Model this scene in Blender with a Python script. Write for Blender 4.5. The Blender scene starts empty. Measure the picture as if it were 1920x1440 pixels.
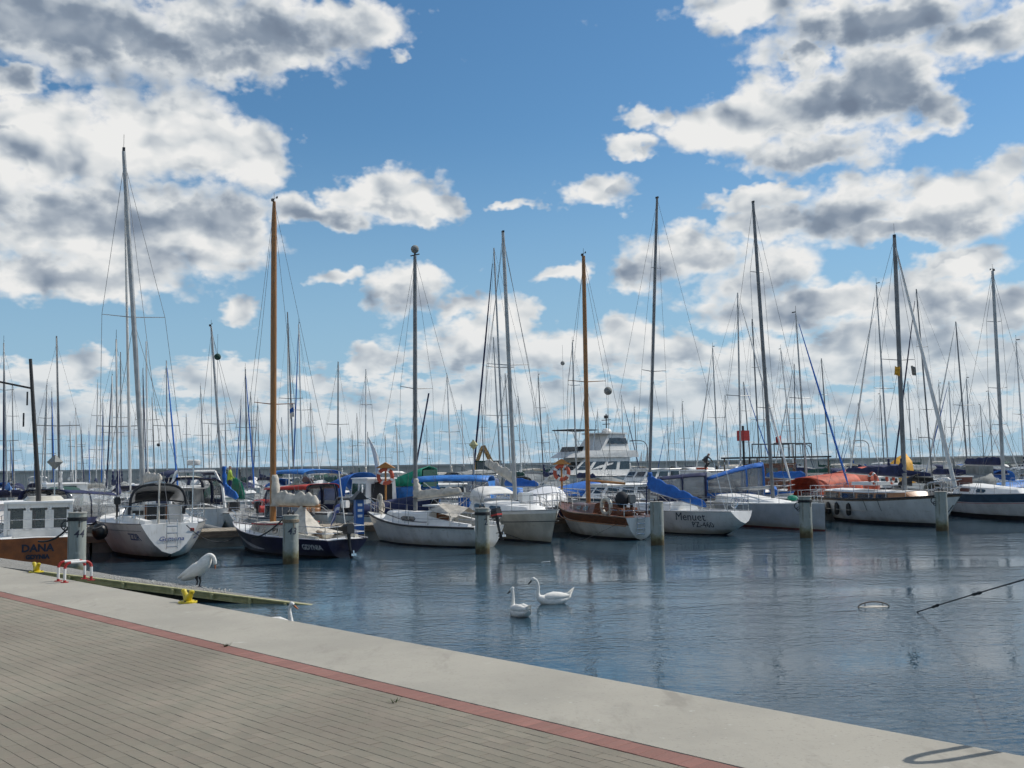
import bpy, bmesh, math, random
import numpy as np
from mathutils import Vector, Matrix
random.seed(7)
S = bpy.context.scene
C = S.collection
R = math.radians
# ------------------------------------------------------------------ camera
F = 1900.0                       # focal length in pixels of the 1920-wide picture
PITCH, ROLL = math.atan(153/1900), R(0.9)
CAM = Vector((0, 0, 3.0))
X_ = Vector((1, 0, 0)); FW = Vector((0, math.cos(PITCH), math.sin(PITCH))); U_ = Vector((0, -math.sin(PITCH), math.cos(PITCH)))
RT = X_*math.cos(ROLL) - U_*math.sin(ROLL); UP = X_*math.sin(ROLL) + U_*math.cos(ROLL)
cam = bpy.data.cameras.new('camera'); camo = bpy.data.objects.new('camera', cam); C.objects.link(camo)
camo.matrix_world = Matrix((( RT.x, UP.x, -FW.x, CAM.x), (RT.y, UP.y, -FW.y, CAM.y), (RT.z, UP.z, -FW.z, CAM.z), (0, 0, 0, 1)))
cam.sensor_width = 36; cam.lens = 36*F/1920; cam.clip_start = .1; cam.clip_end = 12000
S.camera = camo
S.render.resolution_x, S.render.resolution_y = 1024, 768
S.view_settings.view_transform = 'Standard'; S.view_settings.look = 'None'
S.view_settings.exposure = 0.0; S.view_settings.gamma = 1
S.cycles.max_bounces = 6; S.cycles.glossy_bounces = 3; S.cycles.transparent_max_bounces = 8
S.cycles.caustics_reflective = False; S.cycles.caustics_refractive = False
def ray(px, py): return FW*F + RT*(px-960) + UP*(720-py)
def unp(px, py, z=0.0):
    d = ray(px, py); return CAM + d*((z-CAM.z)/d.z)
def atY(px, py, Y):
    d = ray(px, py); return CAM + d*(Y/d.y)
def proj(p):
    d = Vector(p)-CAM; w = d.dot(FW); return 960+F*d.dot(RT)/w, 720-F*d.dot(UP)/w
def azel(px, py):
    d = ray(px, py).normalized(); return math.atan2(d.x, d.y), math.asin(d.z)
# ------------------------------------------------------------------ world
SUN_AZ, SUN_EL = R(66), R(46)     # azimuth to the right of +Y
W = bpy.data.worlds.new('World'); S.world = W; W.use_nodes = True
W.cycles.sampling_method = 'MANUAL'; W.cycles.sample_map_resolution = 512
T = W.node_tree; T.nodes.clear()
def mk(tree, typ, **kw):
    n = tree.nodes.new(typ)
    for k, v in kw.items():
        if k.startswith('i_'):
            n.inputs[int(k[2:])].default_value = v
        else: setattr(n, k, v)
    return n
def math_(tree, op, a, b=None, c=None, clamp=False):
    n = tree.nodes.new('ShaderNodeMath'); n.operation = op; n.use_clamp = clamp
    for i, x in enumerate((a, b, c)):
        if x is None: continue
        if isinstance(x, (int, float)): n.inputs[i].default_value = x
        else: tree.links.new(x, n.inputs[i])
    return n.outputs[0]
def smooth(tree, v, a, b):
    n = tree.nodes.new('ShaderNodeMapRange'); n.interpolation_type = 'SMOOTHSTEP'
    tree.links.new(v, n.inputs[0]); n.inputs[1].default_value = a; n.inputs[2].default_value = b
    return n.outputs[0]
def mixc(tree, f, a, b):
    n = tree.nodes.new('ShaderNodeMix'); n.data_type = 'RGBA'
    for i, x in ((0, f), (6, a), (7, b)):
        if isinstance(x, (int, float, tuple)): n.inputs[i].default_value = x
        else: tree.links.new(x, n.inputs[i])
    return n.outputs[2]
CLOUDS = [(150,50,430,135),(430,55,270,105),(640,40,150,62),(570,95,90,45),(430,120,130,60),(742,100,34,18,.5),(40,150,80,32),
 (110,280,270,118),(330,262,200,112),(480,290,95,90),(200,420,340,130),(390,430,150,100),(150,520,270,52),(40,220,110,50),
 (745,368,125,62),(600,392,100,40),(690,355,75,46),(830,390,50,40),(760,540,90,56),(640,528,85,28),(860,575,80,30),(445,585,62,34),
 (1400,5,160,52),(1650,40,340,82),(1850,60,170,60),(1520,105,42,62),(1640,160,140,95),(1745,215,80,55),(1500,195,200,72),(1390,250,160,72),
 (1225,215,58,38),(1170,275,72,28),(1320,250,110,62),(1570,285,150,50),(1110,362,98,42),(960,382,62,16,.8),(1400,375,125,24),(1430,420,95,46),
 (1600,395,165,78),(1790,385,200,90),(1885,320,90,62),(1700,430,190,38),(1280,480,175,55),(1420,525,185,82),(1560,565,130,52),(1180,510,82,52),
 (1060,515,55,26,.8),(1490,575,200,50),(1790,500,160,36),(955,595,48,50),(890,655,165,58),(1050,655,200,58),(1180,635,70,45),(1280,670,160,48),
 (1410,675,150,52),(1540,665,150,50),(1710,570,200,70),(1860,575,130,62),(1650,660,260,70),(1860,690,160,80),(710,680,62,36),(590,708,66,24),
 (80,705,120,42),(155,680,60,30),(430,715,120,52),(60,775,220,45),(900,740,320,45),(1300,745,330,50),(1750,770,300,55),(600,780,260,34),(280,800,200,30)]
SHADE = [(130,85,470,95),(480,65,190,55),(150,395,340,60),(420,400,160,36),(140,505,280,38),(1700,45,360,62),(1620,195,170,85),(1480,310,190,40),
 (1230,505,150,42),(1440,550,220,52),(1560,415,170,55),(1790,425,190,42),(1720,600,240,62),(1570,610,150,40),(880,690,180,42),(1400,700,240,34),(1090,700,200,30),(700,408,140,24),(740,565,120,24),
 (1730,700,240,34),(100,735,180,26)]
def field_group(name, blobs):
    g = bpy.data.node_groups.new(name, 'ShaderNodeTree')
    g.interface.new_socket('V', in_out='INPUT', socket_type='NodeSocketVector')
    g.interface.new_socket('F', in_out='OUTPUT', socket_type='NodeSocketFloat')
    gi = g.nodes.new('NodeGroupInput'); go = g.nodes.new('NodeGroupOutput'); acc = None
    for b in blobs:
        x, y, rx, ry = b[:4]; w = b[4] if len(b) > 4 else 1
        a, e = azel(x, y); a2, e2 = azel(x+rx, y); a3, e3 = azel(x, y-ry)
        ix, iy = 1/(abs(a2-a)*1.35), 1/(abs(e3-e)*1.35)
        m = g.nodes.new('ShaderNodeVectorMath'); m.operation = 'MULTIPLY_ADD'
        g.links.new(gi.outputs[0], m.inputs[0]); m.inputs[1].default_value = (ix, iy, 0); m.inputs[2].default_value = (-a*ix, -e*iy, 1-w)
        l = g.nodes.new('ShaderNodeVectorMath'); l.operation = 'LENGTH'; g.links.new(m.outputs[0], l.inputs[0])
        v = l.outputs['Value']
        acc = v if acc is None else math_(g, 'SMOOTH_MIN', acc, v, .12)
    g.links.new(math_(g, 'SUBTRACT', 1.0, acc, clamp=True), go.inputs[0]); return g
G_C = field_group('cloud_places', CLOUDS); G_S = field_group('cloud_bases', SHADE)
# billowy noise, in azimuth/elevation
G_N = bpy.data.node_groups.new('cloud_billows', 'ShaderNodeTree'); g = G_N
g.interface.new_socket('V', in_out='INPUT', socket_type='NodeSocketVector'); g.interface.new_socket('F', in_out='OUTPUT', socket_type='NodeSocketFloat')
gi = g.nodes.new('NodeGroupInput'); go = g.nodes.new('NodeGroupOutput')
def madd(tree, vec, mul, add=(0, 0, 0)):
    m = tree.nodes.new('ShaderNodeVectorMath'); m.operation = 'MULTIPLY_ADD'; tree.links.new(vec, m.inputs[0]); m.inputs[1].default_value = mul
    if isinstance(add, tuple): m.inputs[2].default_value = add
    else: tree.links.new(add, m.inputs[2])
    return m.outputs[0]
def noi(g, vec, sc, det, rough, stretch=(1, 1.5, 0), off=0):
    v = madd(g, vec, stretch, (off, off*.7, 0))
    n = mk(g, 'ShaderNodeTexNoise', noise_dimensions='2D'); n.inputs['Scale'].default_value = sc; n.inputs['Detail'].default_value = det; n.inputs['Roughness'].default_value = rough
    g.links.new(v, n.inputs['Vector']); return n, v
sep = mk(g, 'ShaderNodeSeparateXYZ'); g.links.new(gi.outputs[0], sep.inputs[0]); EL = sep.outputs[1]
nA, vA = noi(g, gi.outputs[0], 9, 7, .6)
wv = madd(g, nA.outputs['Color'], (.05, .05, 0), vA)
vo = mk(g, 'ShaderNodeTexVoronoi', feature='F1', voronoi_dimensions='2D'); vo.inputs['Scale'].default_value = 21; vo.inputs['Detail'].default_value = 2; vo.inputs['Roughness'].default_value = .55; vo.inputs['Lacunarity'].default_value = 2.3
g.links.new(wv, vo.inputs['Vector'])
bil = math_(g, 'SUBTRACT', .36, vo.outputs['Distance'])
nB, _ = noi(g, gi.outputs[0], 40, 6, .6, (1, 2.9, 0), 3.1)
lo = smooth(g, EL, .16, .07)
big = math_(g, 'MULTIPLY_ADD', bil, .55, math_(g, 'MULTIPLY', math_(g, 'SUBTRACT', nA.outputs['Fac'], .5), 1.6))
sml = math_(g, 'MULTIPLY_ADD', bil, .25, math_(g, 'MULTIPLY', math_(g, 'SUBTRACT', nB.outputs['Fac'], .5), 2.5))
mixn = mk(g, 'ShaderNodeMix', data_type='FLOAT'); g.links.new(lo, mixn.inputs[0]); g.links.new(big, mixn.inputs[2]); g.links.new(sml, mixn.inputs[3])
g.links.new(mixn.outputs[0], go.inputs[0])
# world tree
geo = mk(T, 'ShaderNodeTexCoord')
sx = mk(T, 'ShaderNodeSeparateXYZ'); T.links.new(geo.outputs['Generated'], sx.inputs[0])
az = math_(T, 'ARCTAN2', sx.outputs[0], sx.outputs[1]); el = math_(T, 'ARCSINE', math_(T, 'MAXIMUM', sx.outputs[2], 0.0))
cv = mk(T, 'ShaderNodeCombineXYZ'); T.links.new(az, cv.inputs[0]); T.links.new(el, cv.inputs[1]); P = cv.outputs[0]
def grp(gr, off=None):
    n = mk(T, 'ShaderNodeGroup', node_tree=gr)
    T.links.new(P if off is None else madd(T, P, (1, 1, 1), off), n.inputs[0]); return n.outputs[0]
# scattered cumulus all round, where no named cloud stands
nC, _ = noi(T, P, 3.2, 3, .5, (1, 1.7, 0), 9.7)
out2 = math_(T, 'MAXIMUM', smooth(T, math_(T, 'ABSOLUTE', az), .50, .75), smooth(T, el, .52, .7))
scat = math_(T, 'MULTIPLY', smooth(T, nC.outputs['Fac'], .46, .62), math_(T, 'MULTIPLY', out2, .8))
lowb = math_(T, 'MULTIPLY', smooth(T, el, .17, .05), .235)
rest = math_(T, 'MAXIMUM', scat, lowb)
KN, TH = .50, -.20
def dens(blob, nz): return math_(T, 'MULTIPLY_ADD', nz, KN, math_(T, 'ADD', math_(T, 'MAXIMUM', blob, rest), TH))
wq, _ = noi(T, P, 15, 4, .6, (1, 1.4, 0), 2.7)
P_plain = P; wc = mk(T, 'ShaderNodeVectorMath', operation='SUBTRACT'); T.links.new(wq.outputs['Color'], wc.inputs[0]); wc.inputs[1].default_value = (.5, .5, .5)
P = madd(T, wc.outputs[0], (.085, .050, 0), P_plain)
B0 = grp(G_C); BU = grp(G_C, (.010, .040, 0)); P_w = P; P = P_plain; N0 = grp(G_N)
D0 = dens(B0, N0)
P = P_plain
# soft billows for the shading: large puffs with creases, lit from the upper right
def puffs(off):
    v = madd(T, P, (1, 1.45, 0), off)
    n, _ = noi(T, v, 14, 3, .5, (1, 1, 0), 5.3)
    w_ = madd(T, n.outputs['Color'], (.045, .045, 0), v)
    o = mk(T, 'ShaderNodeTexVoronoi', feature='F1', voronoi_dimensions='2D'); o.inputs['Scale'].default_value = 17; o.inputs['Detail'].default_value = 1.6; o.inputs['Roughness'].default_value = .45
    T.links.new(w_, o.inputs['Vector']); return n.outputs['Fac'], math_(T, 'MULTIPLY_ADD', n.outputs['Fac'], 1.3, math_(T, 'MULTIPLY', o.outputs['Distance'], -1.0))
nl0, q0 = puffs((0, 0, 0)); nl1, q1 = puffs((.012, .020, 0))
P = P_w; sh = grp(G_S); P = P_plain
cover = math_(T, 'POWER', smooth(T, D0, -.06, .30), .8)
puff = math_(T, 'SUBTRACT', q0, q1)                       # > 0 where the billow faces the sun
below = math_(T, 'SUBTRACT', math_(T, 'MAXIMUM', BU, rest), math_(T, 'MAXIMUM', B0, rest))
nM, _ = noi(T, P, 6.5, 3, .5, (1, 1.8, 0), 8.8); nlc = math_(T, 'SUBTRACT', nM.outputs['Fac'], .5)
farw = math_(T, 'MULTIPLY_ADD', smooth(T, el, .38, .10), -.42, 1)
fine = math_(T, 'MULTIPLY', N0, -.30)
under = smooth(T, math_(T, 'ADD', math_(T, 'MULTIPLY_ADD', nlc, -.22, math_(T, 'MULTIPLY', below, 2.8)), math_(T, 'MULTIPLY', fine, .6)), -.22, .50)
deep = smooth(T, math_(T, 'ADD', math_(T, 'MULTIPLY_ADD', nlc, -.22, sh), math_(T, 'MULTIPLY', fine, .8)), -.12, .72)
thin = smooth(T, D0, .0, .55)                            # thin edges let the light through
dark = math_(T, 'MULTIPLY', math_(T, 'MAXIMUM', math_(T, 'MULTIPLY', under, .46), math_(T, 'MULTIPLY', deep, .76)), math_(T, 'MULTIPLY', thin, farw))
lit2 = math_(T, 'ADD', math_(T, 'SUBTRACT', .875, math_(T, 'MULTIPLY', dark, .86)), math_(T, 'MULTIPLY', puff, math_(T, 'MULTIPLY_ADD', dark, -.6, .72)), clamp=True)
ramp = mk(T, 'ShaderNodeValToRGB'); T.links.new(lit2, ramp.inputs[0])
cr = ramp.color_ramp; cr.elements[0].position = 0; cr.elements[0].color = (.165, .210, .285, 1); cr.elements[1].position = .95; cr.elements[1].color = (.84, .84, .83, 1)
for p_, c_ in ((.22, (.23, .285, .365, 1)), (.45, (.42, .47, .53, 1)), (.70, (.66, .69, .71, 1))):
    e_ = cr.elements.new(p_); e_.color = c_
sky = mk(T, 'ShaderNodeTexSky', sky_type='NISHITA'); sky.sun_disc = False; sky.sun_elevation = SUN_EL; sky.sun_rotation = SUN_AZ
sky.air_density = 1.0; sky.dust_density = .3; sky.ozone_density = 2.5; sky.altitude = 0
hs = mk(T, 'ShaderNodeHueSaturation'); hs.inputs['Saturation'].default_value = 1.12; hs.inputs['Value'].default_value = .098; tint = mk(T, 'ShaderNodeMix', data_type='RGBA', blend_type='MULTIPLY'); tint.inputs[0].default_value = 1; tint.inputs[7].default_value = (.90, 1.05, 1.07, 1); T.links.new(sky.outputs[0], tint.inputs[6]); T.links.new(tint.outputs[2], hs.inputs['Color'])
hz = smooth(T, el, .16, .0)
clear = mixc(T, math_(T, 'MULTIPLY', smooth(T, el, .34, .0), .9), hs.outputs[0], (.31, .49, .66, 1))
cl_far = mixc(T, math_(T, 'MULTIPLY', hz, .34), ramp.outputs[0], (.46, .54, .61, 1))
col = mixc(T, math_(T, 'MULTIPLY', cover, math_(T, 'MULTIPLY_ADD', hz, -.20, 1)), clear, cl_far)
bg = mk(T, 'ShaderNodeBackground'); T.links.new(col, bg.inputs[0]); bg.inputs[1].default_value = 1.0
wo = mk(T, 'ShaderNodeOutputWorld'); T.links.new(bg.outputs[0], wo.inputs[0])
# ------------------------------------------------------------------ sun
sl = bpy.data.lights.new('sun', 'SUN'); sl.energy = 3.9; sl.angle = R(.55); sl.color = (1, .955, .88)
so = bpy.data.objects.new('sun', sl); C.objects.link(so)
sd = Vector((math.sin(SUN_AZ)*math.cos(SUN_EL), math.cos(SUN_AZ)*math.cos(SUN_EL), math.sin(SUN_EL)))
so.rotation_euler = sd.to_track_quat('Z', 'Y').to_euler(); so.location = (30, 20, 60)
# ------------------------------------------------------------------ materials
MATS = {}
def mat(name, col, rough=.5, metal=0, var=.12, sc=3., bump=0., bsc=40., col2=None, coords='Object', trans=0, spec=.5, stretch=(1, 1, 1), rnd=0., alpha=1):
    if name in MATS: return MATS[name]
    m = bpy.data.materials.new(name); m.use_nodes = True; t = m.node_tree; p = t.nodes['Principled BSDF']
    tc = t.nodes.new('ShaderNodeTexCoord'); mp = t.nodes.new('ShaderNodeMapping'); mp.inputs[3].default_value = stretch
    t.links.new(tc.outputs[coords], mp.inputs[0])
    n = t.nodes.new('ShaderNodeTexNoise'); n.inputs['Scale'].default_value = sc; n.inputs['Detail'].default_value = 6; n.inputs['Roughness'].default_value = .62
    t.links.new(mp.outputs[0], n.inputs['Vector'])
    c2 = col2 or tuple(c*(1-var*2.2) for c in col)
    f = smooth(t, n.outputs['Fac'], .36, .68)
    c = mixc(t, f, tuple(col)+(1,), tuple(c2)+(1,))
    if rnd:
        oi = t.nodes.new('ShaderNodeObjectInfo'); hv = t.nodes.new('ShaderNodeHueSaturation')
        t.links.new(c, hv.inputs['Color']); t.links.new(math_(t, 'MULTIPLY_ADD', oi.outputs['Random'], rnd*2, 1-rnd), hv.inputs['Value']); c = hv.outputs[0]
    t.links.new(c, p.inputs['Base Color']); p.inputs['Roughness'].default_value = rough; p.inputs['Metallic'].default_value = metal
    p.inputs['Specular IOR Level'].default_value = spec; p.inputs['Transmission Weight'].default_value = trans
    p.inputs['Alpha'].default_value = alpha
    if bump:
        b = t.nodes.new('ShaderNodeTexNoise'); b.inputs['Scale'].default_value = bsc; b.inputs['Detail'].default_value = 5
        t.links.new(mp.outputs[0], b.inputs['Vector']); bn = t.nodes.new('ShaderNodeBump'); bn.inputs['Strength'].default_value = 1; bn.inputs['Distance'].default_value = bump
        t.links.new(b.outputs['Fac'], bn.inputs['Height']); t.links.new(bn.outputs[0], p.inputs['Normal'])
    MATS[name] = m; return m
M = {
 'white': mat('white_gelcoat', (.74, .735, .71), .28, var=.10, sc=1.2, stretch=(1, 1, .35)),
 'cream': mat('cream_gelcoat', (.56, .53, .45), .35, var=.12, sc=1.5),
 'deck': mat('deck_gelcoat', (.78, .775, .75), .5, var=.05, sc=3),
 'grey_hull': mat('grey_gelcoat', (.42, .44, .46), .35, var=.1, sc=1.4),
 'navy_hull': mat('navy_gelcoat', (.030, .026, .060), .3, var=.2, sc=2),
 'blue_hull': mat('blue_gelcoat', (.03, .10, .28), .3, var=.2, sc=2),
 'orange_hull': mat('orange_paint', (.42, .125, .035), .6, var=.22, sc=2.2, col2=(.24, .08, .03), bump=.004, bsc=12),
 'dark': mat('dark_trim', (.025, .025, .028), .5), 'black': mat('black_plastic', (.012, .012, .013), .4),
 'rubber': mat('fender_rubber', (.018, .02, .035), .5), 'antifoul': mat('antifouling', (.035, .028, .028), .8, var=.3),
 'antired': mat('red_antifouling', (.16, .03, .02), .8, var=.25), 'antiblue': mat('blue_antifouling', (.02, .05, .14), .8, var=.25),
 'glass': mat('dark_window', (.03, .035, .04), .08, var=.2, spec=.8), 'vinyl': mat('clear_vinyl', (.34, .36, .37), .12, var=.05, sc=2, spec=.7, alpha=.42),
 'ply': mat('varnished_teak', (.23, .085, .03), .35, var=.25, sc=4, stretch=(.4, 6, 6)),
 'wood': mat('varnished_spruce', (.34, .15, .04), .32, var=.2, sc=5, stretch=(6, 6, .4)),
 'mahog': mat('mahogany', (.20, .075, .035), .35, var=.25, sc=4, stretch=(.5, 5, 5)),
 'oldwood': mat('weathered_wood', (.20, .15, .11), .8, var=.25, sc=5, stretch=(.6, 6, 6), bump=.003),
 'alu': mat('anodised_mast', (.40, .41, .41), .48, .35, var=.12, sc=3), 'alud': mat('grey_mast', (.21, .215, .22), .5, .3, var=.15, sc=3),
 'steel': mat('stainless_steel', (.6, .6, .6), .22, .95, var=.06), 'wire': mat('wire_rope', (.17, .175, .18), .45, .5),
 'blackmast': mat('black_mast', (.03, .028, .027), .5),
 'blue': mat('royal_blue_canvas', (.018, .13, .46), .85, var=.12, sc=3.5, bump=.015, bsc=5), 'navy': mat('navy_canvas', (.018, .026, .085), .85, var=.2, sc=4, bump=.012, bsc=5),
 'bluebright': mat('bright_blue_tarp', (.02, .17, .52), .6, var=.2, sc=3, bump=.02, bsc=6), 'purple': mat('violet_tarp', (.10, .12, .34), .7, var=.2, bump=.02, bsc=5),
 'green': mat('green_tarp', (.005, .28, .17), .7, var=.2, bump=.02, bsc=5), 'dkgreen': mat('dark_green_tarp', (.01, .06, .045), .8, bump=.015, bsc=5),
 'canvas': mat('cream_sailcloth', (.60, .55, .47), .8, var=.14, sc=4, bump=.03, bsc=6), 'whitec': mat('white_canvas', (.72, .71, .68), .8, var=.08, bump=.012, bsc=5),
 'greyc': mat('grey_canvas', (.25, .26, .25), .85, var=.15, bump=.015, bsc=5), 'blackc': mat('black_canvas', (.02, .024, .03), .85, bump=.012, bsc=5),
 'orange': mat('orange_tarp', (.52, .085, .035), .7, var=.2, bump=.02, bsc=5), 'yellowc': mat('yellow_tarp', (.65, .33, .02), .7, var=.15, bump=.015, bsc=5),
 'lime': mat('lime_cover', (.42, .55, .06), .7, var=.15, bump=.015), 'red': mat('red_paint', (.42, .025, .02), .5, var=.15), 'redc': mat('red_canvas', (.42, .04, .03), .8, var=.15, bump=.012, bsc=5),
 'yellow': mat('yellow_paint', (.62, .47, .02), .45, var=.15, sc=9), 'wpaint': mat('white_paint', (.74, .73, .70), .5, var=.08),
 'lifebuoy': mat('lifebuoy_orange', (.46, .085, .04), .6, var=.12), 'rope': mat('rope', (.30, .24, .17), .9, var=.25, sc=20), 'drope': mat('dark_rope', (.03, .032, .035), .9, sc=20),
 'brown': mat('brown_canvas', (.12, .05, .04), .8, bump=.01), 'bluepost': mat('blue_pedestal_paint', (.02, .10, .34), .45), 'text': mat('dark_lettering', (.03, .03, .05), .5, var=0),
 'wtext': mat('white_lettering', (.7, .7, .7), .5, var=0), 'btext': mat('blue_lettering', (.03, .07, .22), .5, var=0), 'pane': mat('cabin_pane', (.10, .13, .14), .06, var=.05, sc=2, spec=.8, alpha=.6),
 'hazy': mat('hazy_vinyl', (.42, .42, .42), .25, var=.08, sc=2, spec=.6, alpha=.88),
 'tan': mat('tan_varnish', (.42, .20, .09), .4, var=.15, sc=4, stretch=(.4, 4, 4)),
 'olive': mat('olive_yellow_steel', (.46, .43, .22), .6, var=.2, sc=6, col2=(.33, .32, .15)), 'mach': mat('excavator_ochre', (.42, .24, .07), .6, var=.25, sc=4), 'weed_shade': mat('weeds_and_shade', (.02, .025, .015), .9, var=.3, sc=9, bump=.01),
 'stripe': mat('stripe_white', (.6, .58, .62), .4), 'slate': mat('slate_blue_paint', (.055, .10, .15), .4, var=.15),
 'ocr': mat('ochre_paint', (.45, .20, .05), .6), 'rib': mat('grey_dinghy_rubber', (.20, .205, .20), .6, var=.12), 'shrink': mat('white_shrink_wrap', (.72, .72, .72), .45, var=.06, bump=.01),
}
for k_ in ('white', 'cream', 'grey_hull', 'navy_hull'):      # scum line and scuffs near the water, rain streaks from the rail
    t = M[k_].node_tree; p = t.nodes['Principled BSDF']; src = p.inputs['Base Color'].links[0].from_socket
    tc = t.nodes.new('ShaderNodeTexCoord'); sp = t.nodes.new('ShaderNodeSeparateXYZ'); t.links.new(tc.outputs['Object'], sp.inputs[0])
    def nzz(sc, st, det=4):
        mp = t.nodes.new('ShaderNodeMapping'); mp.inputs[3].default_value = st; t.links.new(tc.outputs['Object'], mp.inputs[0])
        n = t.nodes.new('ShaderNodeTexNoise'); n.inputs['Scale'].default_value = sc; n.inputs['Detail'].default_value = det; t.links.new(mp.outputs[0], n.inputs['Vector']); return n.outputs['Fac']
    band = math_(t, 'MULTIPLY', smooth(t, math_(t, 'MULTIPLY_ADD', nzz(2.2, (1, 1, .6)), -.38, sp.outputs[2]), .16, -.12), .62)
    streak = math_(t, 'MULTIPLY', smooth(t, nzz(5, (1.6, 1.6, .12)), .58, .74), .26)
    scuff = math_(t, 'MULTIPLY', smooth(t, nzz(9, (.35, .35, 1.6), 6), .62, .70), .28)
    dirt = (.26, .22, .14, 1) if k_ != 'navy_hull' else (.10, .09, .10, 1)
    t.links.new(mixc(t, math_(t, 'MAXIMUM', math_(t, 'MAXIMUM', band, streak), scuff), src, dirt), p.inputs['Base Color'])
# ------------------------------------------------------------------ mesh builder
class MB:
    def __init__(s): s.v = []; s.f = []; s.m = []
    def add(s, vs, fs, mi=0):
        o = len(s.v); s.v += [tuple(x) for x in vs]
        for q in fs: s.f.append(tuple(i+o for i in q)); s.m.append(mi)
        return s
    def box(s, c, d, rz=0, mi=0, ry=0, top=1.0):
        vs = []
        mt = Matrix.Rotation(rz, 3, 'Z') @ Matrix.Rotation(ry, 3, 'Y')
        for z in (-.5, .5):
            k = top if z > 0 else 1
            for x, y in ((-.5, -.5), (.5, -.5), (.5, .5), (-.5, .5)):
                vs.append(Vector(c) + mt @ Vector((x*d[0]*k, y*d[1]*k, z*d[2])))
        return s.add(vs, [(3, 2, 1, 0), (4, 5, 6, 7), (0, 1, 5, 4), (1, 2, 6, 5), (2, 3, 7, 6), (3, 0, 4, 7)], mi)
    def tube(s, pts, r, seg=6, mi=0, cap=True, flat=1.0):
        pts = [Vector(p) for p in pts]; n = len(pts)
        rs = r if isinstance(r, (list, tuple)) else [r]*n
        t0 = (pts[1]-pts[0]).normalized(); a = Vector((0, 0, 1)) if abs(t0.z) < .9 else Vector((1, 0, 0))
        nrm = t0.cross(a).normalized(); vs = []
        for i, p in enumerate(pts):
            t = (pts[min(i+1, n-1)]-pts[max(i-1, 0)]).normalized()
            nrm = (nrm - t*nrm.dot(t)).normalized(); b = t.cross(nrm)
            for k in range(seg):
                an = 2*math.pi*k/seg; vs.append(p + (nrm*math.cos(an) + b*math.sin(an)*flat)*rs[i])
        fs = [(i*seg+k, i*seg+(k+1) % seg, (i+1)*seg+(k+1) % seg, (i+1)*seg+k) for i in range(n-1) for k in range(seg)]
        if cap: fs += [tuple(range(seg-1, -1, -1)), tuple((n-1)*seg+k for k in range(seg))]
        return s.add(vs, fs, mi)
    def loft(s, rings, mi=0, cap=True, close=True):
        n = len(rings[0]); vs = [p for rg in rings for p in rg]; e = n if close else n-1
        fs = [(i*n+k, i*n+(k+1) % n, (i+1)*n+(k+1) % n, (i+1)*n+k) for i in range(len(rings)-1) for k in range(e)]
        if cap: fs += [tuple(range(n-1, -1, -1)), tuple((len(rings)-1)*n+k for k in range(n))]
        return s.add(vs, fs, mi)
    def ball(s, c, r, seg=10, mi=0):
        if isinstance(r, (int, float)): r = (r, r, r)
        h = seg//2; rings = []
        for i in range(h+1):
            ph = math.pi*i/h; rr = max(math.sin(ph), .01)
            rings.append([(c[0]+r[0]*rr*math.cos(2*math.pi*k/seg), c[1]+r[1]*rr*math.sin(2*math.pi*k/seg), c[2]-r[2]*math.cos(ph)) for k in range(seg)])
        return s.loft(rings, mi)
    def torus(s, c, Rr, r, axis='x', seg=16, ss=6, mi=0, tilt=0, mis=None):
        for i in range(seg):
            pass
        rings = []
        for i in range(seg+1):
            a = 2*math.pi*i/seg; rg = []
            for k in range(ss):
                b = 2*math.pi*k/ss; q = Rr + r*math.cos(b); h = r*math.sin(b)
                u, v = q*math.cos(a), q*math.sin(a)
                p = {'x': Vector((h, u, v)), 'y': Vector((u, h, v)), 'z': Vector((u, v, h))}[axis]
                rg.append(Vector(c) + Matrix.Rotation(tilt, 3, 'Z') @ p)
            rings.append(rg)
        if mis:
            for i in range(seg): s.loft(rings[i:i+2], mis[i % len(mis)], cap=False)
        else: s.loft(rings, mi, cap=False)
        return s
    def build(s, name, mats, parent=None, smooth=False, label=None):
        me = bpy.data.meshes.new(name); me.from_pydata(s.v, [], s.f)
        for m in (mats if isinstance(mats, (list, tuple)) else [mats]): me.materials.append(m if not isinstance(m, str) else M[m])
        if any(s.m): me.polygons.foreach_set('material_index', s.m)
        if smooth:
            me.polygons.foreach_set('use_smooth', [True]*len(me.polygons))
            if smooth != 2: me.set_sharp_from_angle(angle=R(42))
        me.update(); return link(name, me, parent, label)
def link(name, me, parent=None, label=None):
    o = bpy.data.objects.new(name, me); C.objects.link(o)
    if parent: o.parent = parent
    if label: o['label'] = label
    return o
def recalc(o):
    bm = bmesh.new(); bm.from_mesh(o.data); bmesh.ops.recalc_face_normals(bm, faces=bm.faces); bm.to_mesh(o.data); bm.free(); return o
def tag(o, label=None, cat=None, group=None, kind=None):
    if label: o['label'] = label
    if cat: o['category'] = cat
    if group: o['group'] = group
    if kind: o['kind'] = kind
    return o
def empty(name, loc, rz, label, cat, group=None):
    o = bpy.data.objects.new(name, None); C.objects.link(o); o.location = loc; o.rotation_euler = (0, 0, rz); o.empty_display_size = .3
    return tag(o, label, cat, group)
def copy_tree(o, parent=None):
    c = o.copy(); C.objects.link(c)
    if parent: c.parent = parent
    for ch in list(o.children): copy_tree(ch, c)
    return c
def thicken(o, t=.02):
    m = o.modifiers.new('thickness', 'SOLIDIFY'); m.thickness = t; m.offset = 0; return o
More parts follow.
